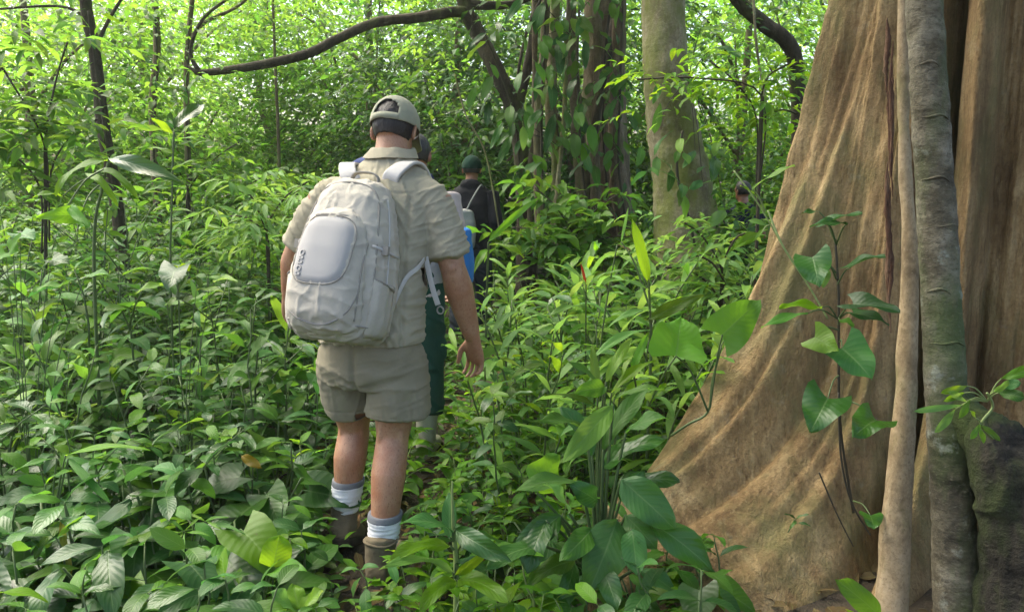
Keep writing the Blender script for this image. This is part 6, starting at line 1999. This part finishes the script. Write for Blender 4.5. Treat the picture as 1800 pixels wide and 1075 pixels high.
# left: big arching leaves
b7 = P(160, 620, 3.6)
hero('arching_leaf_plant', 'plant with huge arching ribbed leaves on the left above the herbs', (b7.x, b7.y, gz(b7.x, b7.y)), [
    (190, 282, 3.6, 102, 342, 3.4, .10, 'lance', 'leaf_bright', 'up', 1.2), (192, 278, 3.6, 318, 322, 3.5, .13, 'lance', 'leaf_dark', 'cam', .7),
    (170, 300, 3.6, 240, 350, 3.5, .08, 'lance', 'leaf_bright', 'up', 1.2), (150, 305, 3.6, 205, 362, 3.5, .07, 'lance', 'leaf_bright', 'up', 1.1),
    (140, 380, 3.4, 66, 385, 3.3, .09, 'cordate', 'leaf_bright', 'cam', .6), (110, 345, 3.5, 60, 350, 3.4, .06, 'lance', 'leaf_bright', 'up', .9), (120, 360, 3.4, 160, 400, 3.3, .07, 'ovate', 'leaf_bright', 'cam', .6)],
    stem_r=.006, stems=[([(b7.x, b7.y, gz(b7.x, b7.y)), P(165, 450, 3.6), P(180, 330, 3.6), P(192, 282, 3.6)], .009, .005, 'stem')])
b8 = P(30, 640, 3.2)
hero('round_leaf_plant', 'plant with roundish bright leaves at the left picture edge', (b8.x, b8.y, gz(b8.x, b8.y)), [
    (22, 420, 3.2, 16, 448, 3.15, .085, 'cordate', 'leaf_bright', 'back', .2), (35, 410, 3.25, 60, 425, 3.2, .10, 'cordate', 'leaf_cool', 'up', .4), (10, 445, 3.2, -25, 470, 3.1, .09, 'cordate', 'leaf_bright', 'cam', .3),
    (90, 458, 3.3, 122, 470, 3.25, .10, 'cordate', 'leaf_cool', 'up', .4), (150, 485, 3.3, 192, 488, 3.25, .09, 'ovate', 'leaf_pale', 'up', .5), (110, 500, 3.2, 60, 515, 3.1, .09, 'ovate', 'leaf_pale', 'up', .5)], stem_r=.0035)
b9 = P(300, 640, 3.9)
hero('sapling', 'slim sapling with a few bright backlit leaves left of the hiker', (b9.x, b9.y, gz(b9.x, b9.y)), [
    (304, 236, 3.9, 266, 210, 3.85, .06, 'ovate', 'leaf_bright', 'back', .3), (310, 245, 3.9, 350, 218, 3.9, .05, 'ovate', 'leaf_pale', 'up', .4), (312, 248, 3.9, 345, 250, 3.8, .05, 'ovate', 'leaf_bright', 'up', .5),
    (305, 225, 4.0, 360, 190, 4.2, .13, 'ovate', 'leaf_dark', 'cam', .3), (305, 270, 3.9, 262, 262, 3.9, .05, 'ovate', 'leaf_mid', 'up', .5), (303, 300, 3.9, 352, 290, 3.8, .06, 'ovate', 'leaf_mid', 'up', .6), (300, 330, 3.9, 250, 345, 3.8, .06, 'ovate', 'leaf_mid', 'up', .6)],
    stem_r=.004, stems=[([(b9.x, b9.y, gz(b9.x, b9.y)), P(300, 500, 3.9), P(302, 360, 3.9), P(306, 232, 3.9)], .006, .004, 'stem')])
b10 = P(315, 700, 3.3)
hero('umbrella_leaf_plant', 'plant with a dark hooded leaf and a bright tip left of the backpack', (b10.x, b10.y, gz(b10.x, b10.y)), [
    (312, 470, 3.3, 300, 512, 3.15, .15, 'cordate', 'leaf_dark', 'up', .8), (314, 468, 3.3, 330, 478, 3.35, .10, 'cordate', 'leaf_bright', 'back', .3), (375, 495, 3.3, 418, 500, 3.2, .07, 'ovate', 'leaf_pale', 'up', .5), (345, 510, 3.3, 395, 520, 3.2, .06, 'ovate', 'leaf_bright', 'up', .5), (290, 500, 3.3, 240, 520, 3.2, .08, 'ovate', 'leaf_mid', 'up', .6)], stem_r=.003)

# foreground oddities
def odd(name, label, base, leaves, **k):
    b = Vector(base); return hero(name, label, (b.x, b.y, gz(b.x, b.y)), leaves, **k)
odd('folded_leaf_plant', 'upright folded leaf with a pale midrib before the left boot', P(450, 1060, 2.3), [
    (478, 1005, 2.3, 490, 940, 2.34, .13, 'strap', 'leaf_bright', 'camR', .3), (470, 1010, 2.3, 540, 1010, 2.2, .10, 'ovate', 'leaf_mid', 'up', .6), (455, 1000, 2.32, 432, 945, 2.4, .06, 'ovate', 'leaf_mid', 'cam', .4), (440, 1020, 2.32, 400, 985, 2.4, .07, 'ovate', 'leaf_dark', 'up', .6)], stem_mat='stem_pale', stem_r=.006)
odd('mottled_leaf_plant', 'low plant with pale mottled lobed leaves at the bottom edge', P(520, 1110, 2.15), [
    (520, 1075, 2.15, 470, 1045, 2.1, .10, 'ovate', 'leaf_pale', 'up', .5), (525, 1070, 2.15, 515, 1028, 2.2, .09, 'ovate', 'leaf_pale', 'up', .5), (530, 1072, 2.15, 570, 1040, 2.15, .10, 'ovate', 'leaf_pale', 'up', .5), (530, 1080, 2.15, 580, 1085, 2.1, .09, 'ovate', 'leaf_pale', 'up', .5), (515, 1085, 2.13, 460, 1090, 2.08, .08, 'ovate', 'leaf_pale', 'up', .5)])
odd('yellowing_plant', 'plant with a withered yellow-brown hanging leaf in the lower left', P(112, 1040, 2.45), [
    (108, 915, 2.42, 130, 1010, 2.36, .05, 'lance', 'leaf_old', 'cam', .4), (105, 915, 2.42, 85, 960, 2.4, .06, 'ovate', 'leaf_mid', 'cam', .5), (110, 912, 2.42, 175, 945, 2.32, .09, 'ovate', 'leaf_dark', 'up', .7), (105, 920, 2.42, 65, 980, 2.35, .07, 'ovate', 'leaf_mid', 'up', .7)])
odd('yellow_leaf_herb', 'herb with one round yellow leaf left of the bare calf', P(440, 900, 2.9), [
    (425, 800, 2.85, 462, 822, 2.8, .06, 'ovate', 'leaf_old', 'cam', .3), (445, 815, 2.84, 478, 812, 2.8, .05, 'ovate', 'leaf_mid', 'up', .4), (425, 830, 2.85, 390, 850, 2.8, .06, 'ovate', 'leaf_dark', 'up', .5)])
odd('whorled_herb', 'small light green herb with star-like leaf whorls in the lower left', P(330, 1040, 2.4), [
    (322, 935, 2.4, 275, 945, 2.36, .022, 'lance', 'leaf_pale', 'up', .6), (322, 935, 2.4, 298, 978, 2.33, .022, 'lance', 'leaf_pale', 'cam', .5), (324, 936, 2.4, 325, 985, 2.33, .022, 'lance', 'leaf_pale', 'cam', .5), (325, 935, 2.4, 370, 945, 2.36, .022, 'lance', 'leaf_bright', 'up', .5),
    (322, 932, 2.4, 300, 915, 2.42, .02, 'lance', 'leaf_bright', 'up', .4), (325, 932, 2.4, 355, 910, 2.42, .02, 'lance', 'leaf_bright', 'up', .4), (360, 915, 2.42, 402, 912, 2.4, .022, 'lance', 'leaf_bright', 'up', .5), (362, 915, 2.42, 392, 935, 2.38, .022, 'lance', 'leaf_pale', 'up', .5), (360, 915, 2.42, 330, 905, 2.44, .02, 'lance', 'leaf_pale', 'up', .5), (365, 918, 2.42, 430, 942, 2.36, .03, 'lance', 'leaf_mid', 'up', .5)], stem_r=.003)
odd('strap_leaf_plant', 'plant with long folded strap leaves in the left foreground', P(80, 960, 2.6), [
    (120, 805, 2.6, 195, 885, 2.5, .035, 'strap', 'leaf_mid', 'camR', .5), (115, 800, 2.6, 262, 800, 2.55, .04, 'strap', 'leaf_bright', 'up', .6), (100, 805, 2.6, 30, 830, 2.5, .045, 'lance', 'leaf_mid', 'up', .6), (80, 850, 2.6, 128, 832, 2.55, .04, 'lance', 'leaf_bright', 'up', .6)])
odd('red_bract_ginger', 'ginger with a small red bract in the thicket', P(1030, 700, 3.5), [
    (1030, 500, 3.5, 1020, 462, 3.5, .022, 'lance', 'leaf_red', 'cam', .2), (1085, 430, 3.45, 1110, 445, 3.42, .03, 'lance', 'leaf_brown', 'up', .3), (1030, 500, 3.5, 960, 470, 3.4, .06, 'lance', 'leaf_pale', 'up', .9), (1030, 510, 3.5, 1095, 480, 3.4, .06, 'lance', 'leaf_mid', 'up', .9), (1030, 540, 3.5, 965, 560, 3.4, .06, 'lance', 'leaf_pale', 'up', .9)])
odd('arching_blade_plant', 'long bright arching blade crossing before the black jacket', P(850, 640, 4.2), [
    (858, 425, 4.2, 945, 352, 4.2, .05, 'strap', 'leaf_bright', 'cam', .5), (860, 430, 4.2, 918, 455, 4.1, .08, 'lance', 'leaf_bright', 'up', .9), (858, 440, 4.2, 835, 480, 4.05, .07, 'lance', 'leaf_bright', 'up', 1.0)], stem_r=.006)

# hanging leaves of climbers on the roots and the mossy trunk
def hang(label, base, leaves, group=None):
    hero('climbing_leaves', label, base, leaves, stem_mat='stem_dark', stem_r=.005, cat_='climber', group=group)
hang('climber with big drooping pale-ribbed leaves high on the fig roots', P(1000, 60, 6.8), [
    (1005, 32, 6.7, 1034, 78, 6.6, .17, 'ovate', 'leaf_pale', 'cam', .3), (985, 78, 6.7, 984, 138, 6.6, .13, 'ovate', 'leaf_cool', 'cam', .3), (920, -5, 6.7, 888, 45, 6.6, .12, 'lance', 'leaf_cool', 'cam', .3), (1050, -10, 6.7, 1085, 10, 6.6, .17, 'ovate', 'leaf_cool', 'up', .4), (1030, 70, 6.7, 1028, 125, 6.6, .10, 'ovate', 'leaf_dark', 'cam', .3), (965, 60, 6.7, 952, 115, 6.6, .09, 'lance', 'leaf_cool', 'cam', .3), (1010, 0, 6.7, 1005, 20, 6.6, .1, 'ovate', 'leaf_dark', 'cam', .4)])
hang('climber with long dull leaves and a yellow-blotched leaf low on the fig roots', P(985, 260, 6.8), [
    (1010, 235, 6.7, 1012, 280, 6.6, .13, 'strap', 'leaf_pale', 'cam', .3), (975, 200, 6.7, 958, 270, 6.6, .14, 'lance', 'leaf_cool', 'cam', .3), (900, 238, 6.7, 874, 295, 6.6, .12, 'lance', 'leaf_cool', 'cam', .3), (885, 215, 6.7, 862, 265, 6.6, .10, 'lance', 'leaf_cool', 'cam', .3), (925, 240, 6.7, 930, 262, 6.6, .10, 'ovate', 'leaf_cool', 'cam', .3), (950, 110, 6.7, 940, 180, 6.6, .10, 'lance', 'leaf_dark', 'cam', .3), (1045, 290, 6.7, 1050, 330, 6.6, .12, 'ovate', 'leaf_cool', 'cam', .3), (992, 245, 6.7, 976, 262, 6.6, .08, 'ovate', 'leaf_pale', 'cam', .3)])
hang('climber with broad leaves beside the mossy trunk', P(1210, 140, 5.8), [
    (1232, 50, 5.7, 1304, 66, 5.6, .11, 'lance', 'leaf_pale', 'up', .3), (1255, 85, 5.7, 1300, 105, 5.5, .14, 'ovate', 'leaf_cool', 'up', .4), (1270, 232, 5.7, 1320, 258, 5.6, .09, 'lance', 'leaf_mid', 'up', .4), (1258, 275, 5.7, 1250, 322, 5.5, .13, 'ovate', 'leaf_cool', 'cam', .3), (1275, 370, 5.6, 1235, 408, 5.4, .13, 'ovate', 'leaf_pale', 'cam', .2), (1222, 265, 5.7, 1198, 300, 5.5, .09, 'lance', 'leaf_cool', 'cam', .4), (1160, 150, 5.7, 1146, 185, 5.6, .09, 'ovate', 'leaf_cool', 'cam', .3), (1150, 235, 5.7, 1160, 180, 5.6, .1, 'ovate', 'leaf_cool', 'cam', .3), (1235, 320, 5.6, 1210, 335, 5.5, .1, 'ovate', 'leaf_cool', 'cam', .3)])

# shrub of small bright leaves in front of the mossy trunk, and leafy sprays on the left
def spray_shrub(name, label, base, twigs, mat, leaf=.09, ratio=.4, m=9, cat_='shrub'):
    root = thing(name, label, cat_, base)
    b = Vector(base)
    st, lv = [], []
    for (p0, p1, nt_) in twigs:
        for k in range(nt_):
            a = Vector(p0).lerp(Vector(p1), k / max(1, nt_ - 1)) + Vector((random.gauss(0, .05), random.gauss(0, .08), random.gauss(0, .05)))
            d = Vector((random.gauss(0, 1), random.gauss(0, .8), random.gauss(.1, .4))).normalized()
            lv.append((a, d, random.uniform(.2, .45)))
        mid = Vector(p0).lerp(Vector(p1), .5) + Vector((0, 0, .06))
        st.append(tube(spline([b.lerp(Vector(p0), .7), Vector(p0), mid, Vector(p1)], 5), [.006] * 16, 5))
    st.append(tube(spline([b, b.lerp(Vector(twigs[0][0]), .5), Vector(twigs[0][0])], 6), [.012] * 13, 6))
    local_obj('branches', mesh_from('branches', *[(lambda q: ([tuple(v) for v in q[0]], q[1]))(join(st))][0], M['stem_dark']), root)
    s = np.array([tuple(a) for a, d, l in lv]); d = np.array([tuple(q) for a, q, l in lv]); l = np.array([q for a, d_, q in lv])
    V, F, U = sprays(s, d, l, m, leaf, ratio, fine=True)
    local_obj('crown', mesh_from('shrub_leaves', V, F, M[mat], U), root)
bz = lambda px, Y: (P(px, 500, Y).x, Y, gz(P(px, 500, Y).x, Y))
spray_shrub('small_leaf_shrub', 'shrub with sprays of small bright leaves crossing the mossy trunk', bz(1330, 5.2), [(P(1340, 170, 5.2), P(1120, 140, 5.2), 22), (P(1340, 160, 5.2), P(1410, 110, 5.2), 14), (P(1330, 210, 5.3), P(1250, 110, 5.3), 14), (P(1340, 220, 5.4), P(1400, 200, 5.4), 10)], 'leaf_bright', .085, .4, 8)
spray_shrub('narrow_leaf_shrub', 'light green feathery shrub at the upper left edge', bz(60, 4.9), [(P(80, 260, 4.9), P(-40, 60, 4.9), 26), (P(80, 250, 4.9), P(120, 70, 5.0), 24), (P(70, 330, 4.9), P(-30, 240, 4.8), 18), (P(90, 300, 5.0), P(170, 210, 5.0), 14)], 'leaf_far', .13, .30, 9)
spray_shrub('far_left_shrub', 'soft green shrub behind the arching leaves', bz(330, 6.8), [(P(330, 330, 6.8), P(240, 230, 6.8), 20), (P(330, 340, 6.8), P(420, 250, 6.8), 20), (P(400, 360, 6.9), P(500, 300, 6.9), 20)], 'leaf_far', .10, .42, 9)
spray_shrub('ferny_shrub', 'loose shrub with narrow leaves just left of the hiker shoulder', bz(470, 5.2), [(P(470, 420, 5.2), P(430, 330, 5.2), 18), (P(470, 400, 5.2), P(540, 320, 5.2), 18), (P(470, 420, 5.1), P(400, 380, 5.1), 14)], 'leaf_pale', .13, .24, 9)
spray_shrub('bank_shrub', 'pale fine-leaved shrub in front of the mossy trunk base', bz(1270, 4.6), [(P(1270, 480, 4.6), P(1200, 390, 4.6), 18), (P(1270, 470, 4.6), P(1310, 410, 4.6), 12), (P(1260, 520, 4.6), P(1170, 470, 4.5), 14), (P(1280, 520, 4.5), P(1230, 450, 4.4), 12)], 'leaf_pale', .09, .34, 8)
spray_shrub('screen_shrub', 'leafy shrub screening the navy-clad person', bz(1290, 6.0), [(P(1290, 460, 6.0), P(1340, 350, 6.0), 20), (P(1290, 450, 6.0), P(1260, 370, 6.0), 16), (P(1300, 480, 5.9), P(1330, 420, 5.9), 14)], 'leaf_mid', .11, .42, 8)
spray_shrub('root_screen_shrub', 'broad-leaved shrub before the fig roots', bz(1010, 6.2), [(P(1010, 420, 6.2), P(940, 330, 6.2), 20), (P(1010, 420, 6.2), P(1090, 340, 6.2), 24), (P(1000, 440, 6.1), P(900, 400, 6.0), 18), (P(1020, 440, 6.1), P(1130, 420, 6.0), 20)], 'leaf_mid', .14, .45, 7)
spray_shrub('shade_shrub', 'dark leafy shrub behind the black-clad hiker', bz(800, 8.6), [(P(790, 300, 8.6), P(740, 120, 8.6), 30), (P(800, 320, 8.6), P(870, 160, 8.6), 30), (P(800, 330, 8.5), P(880, 300, 8.4), 20)], 'leaf_far_dark', .11, .42, 9)

# lianas
for k, (label, cps, r) in enumerate([
    ('thin straight liana hanging right of the mossy trunk', [(1322, -60, 6.4), (1328, 60, 6.4), (1336, 125, 6.4), (1350, 200, 6.4)], .010),
    ('thin slanting liana beside the fig roots', [(960, -20, 6.7), (925, 60, 6.7), (905, 160, 6.7)], .012),
    ('hair-thin liana above the green cap', [(800, 130, 6.6), (818, 200, 6.6), (850, 260, 6.6), (866, 330, 6.6), (880, 420, 6.6)], .007)]):
    pts = spline([P(*c) for c in cps], 8)
    v, f = tube(pts, r, 6, jitter=.1)
    tag(obj('liana', mesh_from('liana', v, f, BK_PALE if k != 1 else BK_DARK)), label, 'liana')


def creeper(label, cps, n, leaf, mat, spread, kind='ovate'):
    """climber whose broad leaves hang all along a root or trunk"""
    pts = spline([P(*c) for c in cps], 10)
    root = thing('creeper', label, 'climber', tuple(pts[-1]))
    v, f = tube(pts, .010, 6, jitter=.15)
    local_obj('stem', mesh_from('creeper_stem', v, f, M['stem_dark']), root)
    vs = [leaf_mesh('creeper_leaf', M[m_], L=leaf * random.uniform(.8, 1.15), W=leaf * .56 * random.uniform(.85, 1.2), kind=kind, nu=6, nv=2, droop=random.uniform(.3, .8), fold=.25, wave=.05, pet=.05, ph=random.uniform(0, 6), up=.1) for m_ in mat]
    for k in range(n):
        q = Vector(pts[int(random.random() * (len(pts) - 1))]) + Vector((random.gauss(0, spread), random.uniform(-.10, 0), random.gauss(0, .05)))
        o = obj('leaf', random.choice(vs), root)
        o.matrix_basis = Matrix.Translation(-Vector(pts[-1])) @ LM(q, math.pi + random.gauss(0, .9), random.uniform(-1.3, -.3), random.gauss(0, .4), random.uniform(.6, 1.2))
creeper('creeper with hanging broad leaves up the leaning dark trunk', [(840, 30, 7.2), (880, 130, 7.2), (905, 210, 7.2), (915, 330, 7.2), (918, 420, 7.2)], 46, .20, ['leaf_cool', 'leaf_mid', 'leaf_dark'], .10)
creeper('creeper with hanging broad leaves on the left fig roots', [(960, -20, 6.7), (955, 120, 6.7), (952, 260, 6.7), (958, 420, 6.7)], 52, .22, ['leaf_cool', 'leaf_mid', 'leaf_pale'], .10)
creeper('creeper with hanging broad leaves on the middle fig roots', [(1020, -20, 6.7), (1015, 120, 6.7), (1022, 280, 6.7), (1040, 420, 6.7)], 50, .20, ['leaf_cool', 'leaf_mid', 'leaf_dark'], .12)
creeper('creeper with leaves on the right fig root', [(1095, -20, 6.8), (1090, 160, 6.8), (1088, 300, 6.8), (1108, 430, 6.8)], 40, .18, ['leaf_cool', 'leaf_mid', 'leaf_far'], .12)
creeper('creeper with leaves round the foot of the mossy trunk', [(1200, 230, 5.7), (1190, 300, 5.65), (1210, 380, 5.6), (1230, 470, 5.6)], 34, .17, ['leaf_cool', 'leaf_mid', 'leaf_pale'], .14)
creeper('creeper with small leaves hugging the slim dark trunk', [(155, 20, 5.9), (176, 170, 5.9), (195, 300, 5.9), (216, 440, 5.9)], 40, .13, ['leaf_cool', 'leaf_mid', 'leaf_bright'], .10)

creeper('creeper with leaves over the broad fig trunk', [(1075, -20, 6.9), (1064, 100, 6.9), (1060, 220, 6.9), (1072, 400, 6.9)], 50, .19, ['leaf_cool', 'leaf_mid', 'leaf_far'], .16)
creeper('creeper with leaves on the thin pale sapling trunk', [(270, -10, 7.8), (276, 120, 7.8), (270, 260, 7.8), (280, 420, 7.8)], 36, .15, ['leaf_mid', 'leaf_far', 'leaf_cool'], .12)
creeper('creeper with leaves on the thin forked trunk', [(332, 40, 8.3), (328, 180, 8.3), (332, 330, 8.3), (334, 440, 8.3)], 36, .15, ['leaf_mid', 'leaf_far', 'leaf_cool'], .12)

# ------------------------------------------------------------------ thin haze volume added to soften and lift the background
def haze():
    V, F = box((0, 9.0, 4.2), (40, 32, 11.6))
    m, nt, out = new_mat('added_haze')
    v = N(nt, 'ShaderNodeVolumePrincipled')
    v.inputs['Color'].default_value = (.94, .97, .92, 1)
    v.inputs['Density'].default_value = .0015
    v.inputs['Anisotropy'].default_value = .3
    nt.links.new(v.outputs[0], out.inputs['Volume'])
    tag(obj('haze', mesh_from('haze', [tuple(q) for q in V], F, m, smooth=False)), None, None, kind='stuff')
haze()
